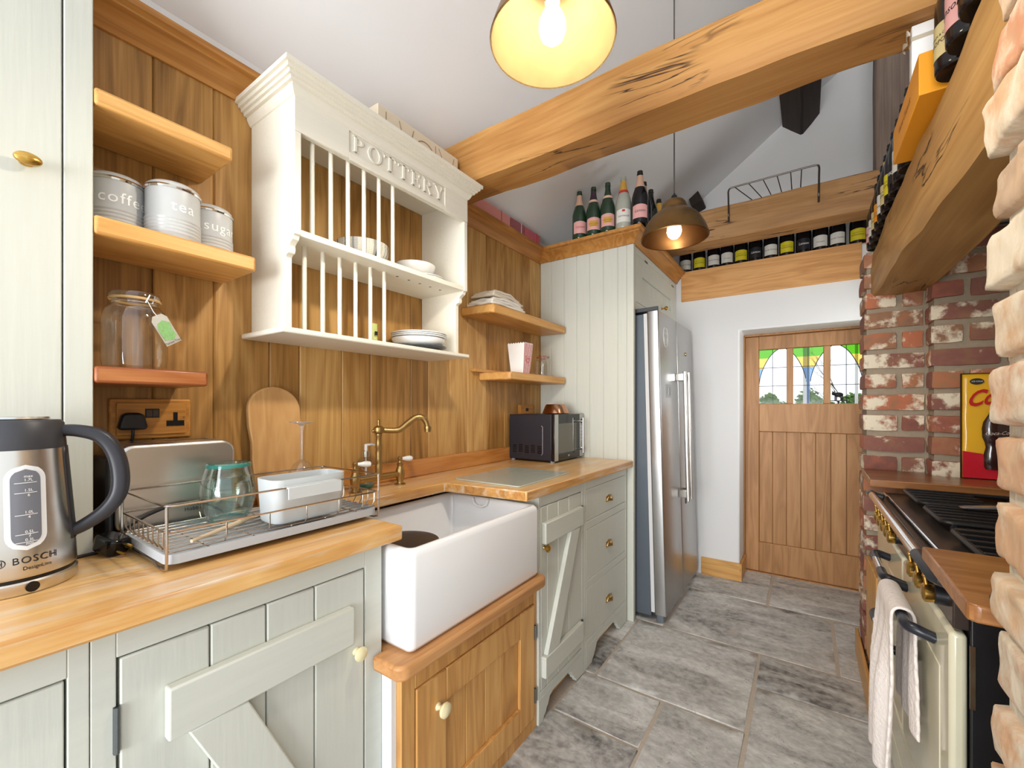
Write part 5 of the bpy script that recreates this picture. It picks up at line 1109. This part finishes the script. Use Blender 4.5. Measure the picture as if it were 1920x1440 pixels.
for rr2 in (.055, .049): mb.tube([c+Vector((0, rr2*.92*math.cos(q), rr2*math.sin(q)*1.15)) for q in [2*PI*k/36 for k in range(36)]], .0016, 5, closed=True)
mb.build('smiley_sticker', plain('sticker_white', S(226, 228, 222), .5), d1)
mb = MB(); mb.tube([c+Vector((0, .03*math.cos(q), -.004+.034*math.sin(q))) for q in [PI+PI*k/14 for k in range(15)]], .0015, 5)
mb.build('sticker_smile', MATS['sticker_white'], d1)
for s_ in (-1, 1): mb = MB(); mb.ball(c+Vector((0, s_*.014, .022)), .0045, 10, sc=(.3, .8, 1.2)); mb.build('sticker_eye', MATS['sticker_white'], d1)
mb = MB(); mb.lathe([(0, .008), (.011, .007), (.012, 0)], (.792, 3.10, 1.592), 20, M=Matrix.Rotation(PI/2, 4, 'Y')); mb.build('magnet', ABRASS, d2)
mb = MB(); mb.box(.792, .797, 3.07, 3.10, 1.27, 1.33); mb.build('magnet', ABRASS, d2, bevel=.002)
mb = MB(); mb.box(.792, .798, 2.985, 3.005, .585, .622); mb.build('lock_cover', IRON, d2, bevel=.003)
mb = MB(); mb.prism([(.64, 2.462), (.79, 2.462), (.79, 2.475), (.74, 2.51), (.64, 2.53)], 'z', 1.7835, 1.806); mb.build('hinge_cover', plain('hinge_grey', S(66, 68, 74), .5), t, bevel=.003)
mb = MB(); mb.prism(rrect(.73, .775, 2.47, 2.53, .01), 'z', .004, .045); mb.prism(rrect(.73, .775, 3.24, 3.29, .01), 'z', .004, .045); mb.build('front_foot', plain('foot_steel', S(120, 126, 132), .4, .5), t)
t.rotation_euler = (0, -math.radians(1.5), 0)

# ------------------------------------------------------------------ pendant lamps
BULB = plain('lit_bulb', (1, 1, 1, 1), .4, emit=(1.0, .90, .74, 1), es=440)
BULB2 = plain('lit_bulb_far', (1, 1, 1, 1), .4, emit=(1.0, .90, .74, 1), es=34)
def lamp(c, R_, label, bulb, ztop, inner):
    t = thing('pendant_lamp', c, label, 'lamp', 'brass pendant lamps'); x, y, z = c; k = R_/.14
    out = [(.140, 0), (.1415, .004), (.138, .014), (.133, .030), (.124, .052), (.111, .075), (.095, .096), (.077, .112), (.061, .121), (.056, .126), (.053, .139), (.048, .152), (.039, .164), (.026, .170), (.0, .172)]
    inn = [(0, .166), (.035, .160), (.045, .148), (.050, .136), (.054, .124), (.074, .109), (.092, .093), (.108, .073), (.121, .051), (.130, .029), (.1375, .002), (.140, 0)]
    mb = MB(); mb.lathe([(r*k, h*k) for r, h in out], c, 56); mb.lathe([(r*k, h*k) for r, h in inn], c, 56, 1)
    mb.build('lamp_shade', [ABRASS_L, inner], t, recalc=False)
    mb = MB(); mb.lathe([(.012, .1705*k), (.012, .186*k), (.006, .194*k), (.003, .20*k), (0, .20*k)], c, 20); mb.build('cord_grip', BLACK, t)
    mb = MB(); mb.cyl((x, y, z+.19*k), (x, y, ztop), .0028, 8); mb.build('cord', plain('cord_grey', S(80, 74, 70), .6), t)
    mb = MB(); mb.lathe([(0, -.052), (.014, -.049), (.025, -.038), (.030, -.022), (.029, -.006), (.022, .012), (.014, .026), (.013, .040), (0, .04)], (x, y, z+.052*k), 28); mb.build('bulb', bulb, t)
    mb = MB(); mb.cyl((x, y, z+.090*k), (x, y, z+.165*k), .017, 18); mb.build('bulb_holder', BLACK, t)
ABRASS_L = plain('aged_brass_shade', S(140, 108, 66), .38, 1, var=.22, vscale=26)
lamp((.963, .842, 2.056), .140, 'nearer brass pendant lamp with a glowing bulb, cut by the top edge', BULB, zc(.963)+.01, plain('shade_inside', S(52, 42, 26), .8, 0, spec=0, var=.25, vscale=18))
lamp((.961, 1.934, 1.968), .140, 'far brass pendant lamp hanging in front of the fridge housing', BULB2, zc(.961)+.01, plain('shade_bronze', S(120, 84, 50), .3, 1, var=.15, vscale=18))

# ------------------------------------------------------------------ champagne bottles
DGL = plain('dark_green_glass', S(16, 24, 18), .08, coat=.3); GGL = plain('green_bottle_glass', S(34, 58, 38), .08, coat=.3); CGL = plain('frosted_clear_bottle', S(170, 172, 160), .12, coat=.3); BKG = plain('black_bottle', S(20, 18, 22), .15)
LB = {k: plain('label_'+k, S(*v), .5) for k, v in dict(pink=(226, 168, 164), white=(226, 224, 216), yellow=(222, 208, 40), cream=(214, 196, 140), orange=(236, 150, 30), black=(30, 28, 34), red=(196, 52, 48), rosegold=(214, 172, 146), gold=(206, 158, 62), tan=(176, 150, 112), peach=(232, 190, 168), darkpurple=(56, 38, 50)).items()}
BP = [(0, .012), (.02, .006), (.036, .0015), (.041, 0), (.0435, .004), (.044, .012), (.044, .135), (.0425, .155), (.037, .178), (.029, .202), (.0215, .225), (.0175, .245), (.0155, .262), (.0148, .276), (.0165, .2775), (.0165, .284), (.0150, .285), (.0150, .297), (.013, .299), (0, .2985)]
def brad(z):
    for (r0, z0), (r1, z1) in zip(BP[5:], BP[6:]):
        if z0 <= z <= z1 and z1 > z0: return r0+(r1-r0)*(z-z0)/(z1-z0)
    return .044
def bottle(kind, loc, ang, label, group, glassm, lab, text=None, tcol=None, foil=None, collar=None, tip=None, emblem=None, k=1.0, shear=0):
    t = thing(kind, (0, 0, 0), label, 'bottle', group)
    mb = MB(); mb.lathe([(r, h) for r, h in BP], (0, 0, 0), 28); mb.build('glass_body', glassm, t)
    z0, z1 = .030, .098
    def cs(u, v, e_=.0005): r = brad(v)+e_; return Vector((math.cos(u/r)*r, math.sin(u/r)*r, v))
    mb = MB(); mb.grid(lambda u, v: cs((u-.5)*.088, z0+(z1-z0)*v+(.005*(1-(2*u-1)**2) if v == 1 else 0)), 16, 2, 0)
    lo = mb.build('paper_label', LB[lab], t)
    if text:
        mb = MB()
        for i, (tx, sz, zz) in enumerate(text): mb.text(tx, sz, lambda a, b_, zz=zz: cs(a, zz+b_, .0011), shear=shear)
        mb.build('lettering', tcol or BLACKP, lo)
    if emblem:
        mb = MB(); mb.grid(lambda u, v: cs((u-.5)*emblem[1], emblem[2]+(v-.5)*emblem[3], .0009), 8, 3); mb.build('emblem', LB[emblem[0]], lo)
    if foil:
        mb = MB(); mb.lathe([(brad(h)+.0006, h) for h in (.205, .215, .23, .245, .26, .272)], (0, 0, 0), 24); mb.build('neck_foil', LB[foil] if foil in LB else foil, t)
    if collar:
        mb = MB(); mb.lathe([(brad(h)+.0012, h) for h in (.200, .208, .216)], (0, 0, 0), 24); mb.build('neck_label', LB[collar], t)
    t.location = loc; t.rotation_euler = (0, 0, ang); t.scale = (k, k, k)
    return t
def facing(x, y, off=0): return math.atan2(-y, 1.433-x)+off
LAN = [('Lanson', .021, .068)]; CLI = [('VEUVE CLICQUOT', .0075, .066), ('PONSARDIN', .006, .055)]; TAI = [('TAITTINGER', .012, .062)]
MONO = [('HEIDSIECK & CO', .0075, .076), ('MONOPOLE', .013, .062)]; NIC = [('Nicolas Feuillatte', .0125, .066)]; POM = [('Champagne', .010, .060)]
G1 = 'bottles on top of the fridge housing'
zb = 2.2485; yb = 2.376
bottle('champagne_bottle', (.296, yb, zb), facing(.296, yb, .1), 'leftmost pink label bottle with a pale foil neck on the fridge housing', G1, GGL, 'pink', LAN, REDP, foil='rosegold', shear=.25)
bottle('champagne_bottle', (.388, yb, zb), facing(.388, yb), 'second bottle from the left on the fridge housing, pink label and dark purple foil', G1, GGL, 'pink', CLI, None, foil='darkpurple', collar='peach', emblem=('gold', .05, .066, .034))
bottle('champagne_bottle', (.478, yb, zb), facing(.478, yb), 'third bottle on the fridge housing, pink label and bare green neck with a collar', G1, GGL, 'pink', CLI, None, collar='peach', emblem=('gold', .05, .066, .034))
bottle('champagne_bottle', (.573, yb, zb), facing(.573, yb), 'clear glass bottle with gold and red foil and white label on the fridge housing', G1, CGL, 'white', TAI, None, foil='gold', collar='red', emblem=('red', .016, .092, .012), k=1.02)
bottle('champagne_bottle', (.668, yb, zb), facing(.668, yb), 'black bottle with pink label at the front corner of the fridge housing', G1, BKG, 'pink', LAN, None, foil='rosegold', shear=.25, k=1.03)
bottle('champagne_bottle', (.655, 2.49, zb), facing(.655, 2.49), 'gold necked dark bottle just behind the corner bottle on the fridge housing', G1, BKG, 'black', None, foil='tan')
bottle('champagne_bottle', (.662, 2.60, zb), facing(.662, 2.6), 'plain dark necked bottle behind the gold necked one on the fridge housing', G1, DGL, 'black', None)
bottle('champagne_bottle', (.668, 2.75, zb), facing(.668, 2.75), 'small necked bottle partly hidden behind the far pendant lamp', G1, BKG, 'black', None, foil='gold')
G2 = 'row of bottles on the ledge above the door'; LW = WHITEP
row = [('white', NIC), ('yellow', MONO), ('white', NIC), ('white', POM), ('yellow', MONO), ('black', LAN), ('white', NIC), ('yellow', MONO), ('black', LAN), ('white', POM), ('white', NIC), ('yellow', MONO)]
xs = [.672, .772, .872, .961, 1.052, 1.143, 1.235, 1.330, 1.424, 1.515, 1.605, 1.708]
desc = ['white label bottle at the left end of the ledge row beside the cornice', 'first yellow label bottle from the left in the ledge row', 'white script label bottle just right of the first yellow one in the ledge row', 'fourth bottle in the ledge row, white label with a plain band', 'second yellow label bottle from the left in the ledge row', 'first black label bottle from the left in the ledge row', 'white label bottle between the left black one and the third yellow one', 'third yellow label bottle from the left in the ledge row', 'second black label bottle from the left in the ledge row', 'white label bottle just right of the second black one in the ledge row', 'white script label bottle second from the right end of the ledge row', 'rightmost yellow label bottle in the ledge row near the brick pier']
protos = {}
for x, (lab, tx), ds in zip(xs, row, desc):
    y = 3.462; key = (lab, tx[0][0])
    if key not in protos: protos[key] = bottle('champagne_bottle', (x, y, 2.2485), facing(x, y), ds, G2, BKG, lab, tx, LW if lab == 'black' else None, shear=.25 if lab != 'yellow' else 0)
    else: dup(protos[key], (x, y, 2.2485), ds, G2, facing(x, y))
mb = MB(); mb.box(.66, 1.78, 3.402, 3.60, 2.2435, 2.2475); tag(mb.build('ledge_board', PINE), 'thin pine ledge under the far row of bottles', 'board')
G3 = 'bottles along the mantel beam'; zm = 1.9635
mant = [(1.03, 'pink', LAN, None, None, 'nearest mantel bottle, pink label cut off at the top right'), (1.125, 'black', LAN, LW, None, 'dark mantel bottle between the two nearest pink label bottles'), (1.215, 'pink', LAN, None, None, 'pink label mantel bottle beside the cream label one'), (1.305, 'cream', MONO, None, None, 'cream label mantel bottle in front of the orange box'),
        (1.765, 'yellow', MONO, None, None, 'yellow label mantel bottle just behind the orange box'), (1.855, 'white', NIC, None, None, 'white label mantel bottle second behind the orange box'), (1.945, 'black', LAN, LW, None, 'dark label mantel bottle third behind the orange box'), (2.035, 'yellow', MONO, None, None, 'yellow label mantel bottle in the middle of the far stretch'), (2.125, 'cream', MONO, None, None, 'cream label mantel bottle beyond the middle yellow one'),
        (2.215, 'white', POM, None, None, 'white label mantel bottle beyond the middle cream one'), (2.305, 'orange', CLI, None, None, 'orange label mantel bottle near the far pier'), (2.395, 'cream', MONO, None, None, 'cream label mantel bottle nearest the far pier'), (2.485, 'white', NIC, None, None, 'white label mantel bottle last but one before the pier'), (2.575, 'pink', LAN, None, None, 'pink label mantel bottle at the far end over the pier')]
pm = {}
for y, lab, tx, tc_, _, ds in mant:
    a = PI+.25; x = 1.712; key = (lab, tx[0][0])
    if key not in pm: pm[key] = bottle('champagne_bottle', (x, y, zm), a, ds, G3, BKG, lab, tx, tc_, foil='gold' if lab == 'orange' else None, shear=.25 if tx is LAN else 0)
    else: dup(pm[key], (x, y, zm), ds, G3, a)
t = thing('gift_box', (1.705, 1.54, zm), 'long orange champagne box lying on the mantel beam between the bottles', 'box')
ORB = plain('orange_card', S(240, 160, 30), .5)
mb = MB(); mb.box(1.652, 1.755, 1.362, 1.712, zm, zm+.098); mb.build('carton', ORB, t, bevel=.002)
mb = MB(); mb.text('Veuve Clicquot', .026, lambda a, b_: Vector((1.6515, 1.54-a, zm+.05+b_)), shear=.2); mb.build('lettering', plain('orange_print', S(150, 90, 20), .6), t)
t = thing('gift_box', (1.69, 1.5, zm+.099), 'slim white box tied with beige ribbon standing on the orange box', 'box')
mb = MB(); mb.box(1.655, 1.700, 1.462, 1.49, zm+.099, zm+.235); mb.build('carton', WHITEP, t, bevel=.002)
RIB = plain('beige_ribbon', S(196, 184, 164), .7)
mb = MB(); mb.box(1.6538, 1.7012, 1.4608, 1.4912, zm+.196, zm+.206); mb.build('ribbon_band', RIB, t)
mb = MB()
for s_ in (-1, 1):
    def bow(u, v, s_=s_): a = PI*u; return Vector((1.650-.006*math.sin(a), 1.476+s_*.034*math.sin(a*.5)*(1 if u < .99 else 1), zm+.201+.012*(v-.5)*(.4+math.sin(a))+.010*math.sin(a)))
    mb.grid(bow, 10, 3)
mb.build('ribbon_bow', RIB, t, solid=.001)
# wire basket hung on the far beam
t = thing('wire_basket', (1.26, 3.1, 2.45), 'chrome wire shelf hooked over the far beam', 'rack')
mb = MB(); DKW = plain('dark_wire', S(84, 76, 70), .3, 1); mb.tube(smooth_path([(1.022, 3.088, 2.44), (1.020, 3.088, 2.60), (1.020, 3.088, 2.640), (1.032, 3.088, 2.656), (1.06, 3.088, 2.658)], 4)+smooth_path([(1.44, 3.088, 2.662), (1.488, 3.088, 2.660), (1.500, 3.088, 2.645), (1.500, 3.088, 2.60), (1.498, 3.088, 2.44)], 4), .0052, 8); mb.build('hook_frame', DKW, t)
for xa, xb, zb2 in ((1.055, 1.165, 2.590), (1.135, 1.215, 2.594), (1.215, 1.262, 2.598), (1.29, 1.315, 2.602), (1.36, 1.365, 2.606), (1.415, 1.408, 2.610)):
    mb = MB(); mb.tube([(xa, 3.09, 2.659), (xb, 3.20, 2.572)], .0028, 6); mb.build('cross_wire', DKW, t)
for x in (1.022, 1.498): mb = MB(); mb.tube([(x, 3.088, 2.50), (x, 3.075, 2.485), (x, 3.078, 2.47)], .004, 6); mb.build('hook_tip', DKW, t)

# ------------------------------------------------------------------ fireplace: range cooker, worktop pieces, sign, towel
CRM = plain('cream_enamel', S(214, 208, 182), .22, coat=.4)
t = thing('range_cooker', (1.95, 1.66, 0), 'cream and black range cooker in the brick fireplace', 'cooker')
mb = MB(); mb.box(1.692, 2.28, 1.162, 2.17, .06, .893); mb.box(1.70, 2.28, 1.18, 2.15, .0, .06); mb.build('body', plain('cooker_black', S(30, 29, 31), .3), t, bevel=.003)
mb = MB(); mb.box(1.690, 2.29, 1.155, 2.178, .893, .902); mb.build('hob_top', plain('hob_grey', S(62, 54, 50), .28, .3), t, bevel=.003)
for y0, y1 in ((1.158, 1.648), (1.652, 2.176)): mb = MB(); mb.tube([(1.688, y0, .899), (1.688, y1, .899)], .0045, 8); mb.build('hob_trim', CHROME, t)
mb = MB(); mb.box(1.668, 1.692, 1.162, 2.17, .805, .888); mb.build('control_panel', plain('panel_bronze', S(74, 62, 56), .3, .5), t, bevel=.003)
def odoor(y0, y1, z0, z1, nm='oven_door'):
    mb = MB(); mb.box(1.664, 1.690, y0, y1, z0, z1); d_ = mb.build(nm, CRM, t, bevel=.009, seg=3)
    mb = MB(); mb.box(1.6625, 1.667, y0+.07, y1-.07, z0+.07, z1-.10); mb.build('door_panel', CRM, d_, bevel=.004); return d_
da = odoor(1.164, 1.645, .30, .797); db = odoor(1.655, 2.165, .30, .797); dc = odoor(1.164, 2.165, .09, .292, 'storage_drawer')
def handle(par, y0, y1, z, c0=True, x=1.62):
    mb = MB(); mb.cyl((x, y0+.05, z), (x, y1-.05, z), .0105, 16); h_ = mb.build('handle_bar', CHROME, par)
    for y, s_ in ((y0, 1), (y1, -1)):
        mb = MB(); mb.tube(smooth_path([(x, y+s_*.075, z), (x, y+s_*.02, z), (x+.012, y, z), (1.664, y-s_*.004, z-.01)], 5), .012, 12); mb.build('handle_end', plain('handle_end_black', S(34, 36, 44), .3), h_)
handle(da, 1.275, 1.575, .745); handle(db, 1.60, 1.86, .745); handle(db, 1.60, 1.86, .55)
mb = MB(); mb.cyl((1.645, 1.325, .896), (1.645, 2.12, .896), .0125, 20); rl = mb.build('towel_rail', CHROME, t)
for y0, y1 in ((1.155, 1.33), (2.11, 2.16)):
    mb = MB(); mb.tube([(1.645, y1, .896), (1.645, y0+.02, .896), (1.652, y0+.006, .896), (1.675, y0, .890)], .0135, 12); mb.build('rail_end', plain('rail_black', S(40, 42, 50), .35), rl)
for y in (1.205, 1.283, 1.36, 1.66, 1.731, 1.802, 1.873, 1.944):
    mb = MB(); M = Matrix.Rotation(-PI/2, 4, 'Y'); c = (1.668, y, .852)
    mb.lathe([(.019, 0), (.019, .018), (.017, .020), (0, .02)], c, 22, M=M); kb = mb.build('control_knob', BLACK, t)
    mb = MB(); mb.lathe([(.0175, .020), (.0185, .024), (.0185, .034), (.014, .037), (0, .038)], c, 22, M=M); mb.tube([(1.639, y, .866), (1.636, y, .884)], .004, 10, radii=[.0045, .003]); mb.ball((1.6355, y, .887), .0048, 10); mb.build('brass_cap', BRASS, kb)
mb = MB()
for k in range(5): mb.box(1.6655, 1.668, 1.46+k*.022, 1.474+k*.022, .82, .845)
mb.build('timer_buttons', BLACKG, t)
mb = MB(); mb.box(1.6905, 1.698, 1.158, 1.1615, .66, .78); mb.build('door_seal_strip', CHROME, t)
mb = MB(); mb.box(1.80, 1.805, 1.157, 1.1615, .05, .89); mb.build('side_seam', plain('seam_black', S(14, 14, 15), .4), t)
for (xa, xb, ya, yb2) in ((1.735, 2.20, 1.24, 1.50), (1.735, 2.20, 1.58, 1.80), (1.735, 2.20, 1.86, 2.12)):
    mb = MB(); o = rrect(xa, xb, ya, yb2, .02, 3); mb.tube([(a, b_, .926) for a, b_ in o], .0075, 6, closed=True)
    for k in range(5):
        y = ya+(yb2-ya)*(k+.5)/5; mb.box(xa, xa+.16, y-.005, y+.005, .919, .936); mb.box(xb-.16, xb, y-.005, y+.005, .919, .936)
    for a, b_ in ((xa+.02, ya), (xb-.02, ya), (xa+.02, yb2), (xb-.02, yb2)): mb.box(a-.006, a+.006, b_-.006, b_+.006, .902, .926)
    gr = mb.build('pan_support', CASTI, t, bevel=.0015)
    mb = MB()
    for x in (xa+.11, xb-.11): mb.lathe([(.045, 0), (.045, .008), (.038, .012), (.0, .013)], (x, (ya+yb2)/2, .902), 24)
    mb.build('burner', plain('burner_grey', S(70, 70, 74), .35, .7), t)
mb = MB(); mb.prism([(1.80, .944), (1.82, .948), (1.97, .966), (2.0, .964), (2.012, .945), (2.004, .944), (1.992, .955), (1.965, .957), (1.82, .942)], 'y', 1.735, 1.765)
tag(mb.build('griddle_lifter', plain('pale_metal', S(158, 158, 166), .3, .8), bevel=.002), 'grey metal lifter bar lying across the hob grates', 'utensil')
# towel over the near oven handle
t_ = MB()
def cloth(u, v):
    """u across the cloth, v from the front hem over the bar to the back hem"""
    L1, L2 = .42, .27; s_ = v*(L1+L2+.06)
    if s_ < L1: x, z = 1.600+.006*noise.noise((u*3, s_*5, 1)), .745-(L1-s_)
    elif s_ < L1+.06: a = (s_-L1)/.06*PI; x, z = 1.620-.020*math.cos(a), .745+.020*math.sin(a)
    else: x, z = 1.641+.003*noise.noise((u*3, s_*5, 7)), .745-(s_-L1-.06)
    dn = max(0, .745-z)
    w = .19+.06*dn; y = 1.43+(u-.5)*w*1.05+(.07*dn if s_ < L1 else -.02*dn)+.012*noise.noise((s_*6, u*2, 3))
    amp = min(1, dn*6)*(.013 if s_ < L1 else .004); x += amp*math.sin(u*PI*5+s_*3)-(.010*min(1, dn*5) if s_ < L1 else 0)
    if u in (0, 1): y += .004*math.sin(s_*190)
    return Vector((x, y, z))
t_.grid(cloth, 30, 90)
QUILT = plain('quilted_cotton', S(228, 218, 212), .95, bump=.8, bscale=110)
tag(t_.build('hand_towel', QUILT, solid=.007, sub=1, angle=180), 'thick off-white quilted towel hanging over the near oven door handle', 'towel')
# oak worktop pieces each side of the cooker
mb = MB(); mb.prism([(1.63, .905), (1.64, .896), (2.25, .896), (2.25, 1.21), (1.632, 1.21)], 'z', .9175, .945)
tag(mb.build('worktop', WALN, bevel=.004, seg=3), 'short dark oak worktop piece between the near brick pier and the hob', 'worktop')
mb = MB(); mb.prism([(1.642, 2.185), (2.30, 2.185), (2.30, 2.435), (1.872, 2.435), (1.86, 2.532), (1.67, 2.532), (1.648, 2.54)], 'z', .918, .948)
tag(mb.build('worktop', WALN, bevel=.004, seg=3), 'narrow dark oak ledge at the far side of the hob below the tin sign', 'worktop')
mb = MB(); mb.tube(smooth_path([(1.695, .93, .9475), (1.69, .945, .9475), (1.675, .950, .9475), (1.664, .940, .9475), (1.664, .915, .9475), (1.668, .90, .9475), (1.69, .897, .948)], 5), .0022, 8)
tag(mb.build('metal_hook', plain('hook_dark', S(70, 62, 58), .4, .8)), 'small dark wire hook lying on the near worktop piece', 'hook')
mb = MB(); mb.box(1.661, 1.68, 2.19, 2.50, .125, .56); tag(mb.build('filler_panel', OAKC, bevel=.003), 'upright oak filler panel between the cooker and the far brick pier', 'panel')
# tin sign
t = thing('tin_sign', (2.09, 2.43, .95), 'yellow and red embossed tin sign with a cola bottle leaning on the brick cheek', 'sign')
SY = plain('tin_yellow', S(240, 184, 40), .28, coat=.5, bump=.15, bscale=14)
sx0, sx1, sz0, sz1 = 1.948, 2.238, .949, 1.365
def SP(a, b_, e_=0): return Vector((sx0+(sx1-sx0)*a, 2.432-.02*0-e_-.0, sz0+(sz1-sz0)*b_))
mb = MB(); mb.grid(lambda u, v: SP(u, v, .004*noise.noise((u*5, v*6, 2))), 14, 18); mb.build('sheet', SY, t, solid=.0015)
mb = MB(); mb.tube([SP(*q, .002) for q in ((0, 0), (1, 0), (1, 1), (0, 1))], .0035, 6, closed=True); mb.build('rolled_edge', plain('tin_edge', S(70, 52, 30), .5, .6), t)
mb = MB(); mb.prism([SP(*q).xz for q in ((.01, .005), (.99, .005), (.99, .09), (.7, .10), (.45, .10), (.26, .13), (.20, .24), (.01, .26))], 'y', 2.4215, 2.4255); mb.build('red_base', plain('tin_red', S(200, 30, 48), .25, coat=.5), t, bevel=.001)
mb = MB(); mb.text('Coca-Cola', .085, lambda a, b_: SP(.52, .80, .0082)+Vector((a*.75, 0, b_+a*.12)), shear=.45, fat=.0022); mb.build('script_lettering', plain('tin_script_red', S(192, 36, 38), .3), t)
mb = MB(); mb.text('DRINK', .020, lambda a, b_: SP(.70, .95, .0082)+Vector((a, 0, b_)), spacing=1.3); mb.build('lettering', MATS['tin_script_red'], t)
mb = MB(); mb.lathe([(0, .004), (.019, .003), (.02, 0)], SP(.15, .925, .0055), 24, M=Matrix.Rotation(PI/2, 4, 'X') @ Matrix.Diagonal((1, .62, 1, 1)) @ Matrix.Rotation(0, 4, 'Z')); mb.build('corner_badge', BLACKP, t)
mb = MB(); mb.text('ICE COLD', .007, lambda a, b_: SP(.15, .925, .0105)+Vector((a, 0, b_))); mb.build('badge_lettering', WHITEP, t)
bx = SP(.34, 0, 0)
cola = [(0, 0), (.026, 0), (.029, .01), (.029, .06), (.025, .085), (.027, .105), (.032, .125), (.033, .16), (.030, .185), (.019, .215), (.014, .24), (.0125, .265)]; cola = [(r*1.3, h) for r, h in cola]
mb = MB(); mb.lathe(cola, (bx.x, 2.4235, sz0+.04), 28, a0=PI, a1=2*PI, sy=.35); mb.build('embossed_bottle', plain('cola_brown', S(52, 28, 24), .15, coat=.6), t)
mb = MB(); mb.lathe([(.0162, .265), (.015, .285), (.0175, .287), (.0175, .297), (.0, .298)], (bx.x, 2.4235, sz0+.04), 24, a0=PI, a1=2*PI, sy=.35); mb.build('bottle_neck', plain('cola_neck_green', S(110, 150, 120), .2), t)
mb = MB(); mb.text('Coca-Cola', .019, lambda a, b_: Vector((bx.x+a*.9, 2.4235-.35*math.sqrt(max(0, .0432**2-min(.043, abs(a*.9))**2))-.0014, sz0+.04+.142+b_+a*.06)), shear=.4); mb.build('bottle_lettering', plain('bottle_print', S(200, 190, 180), .4), t)
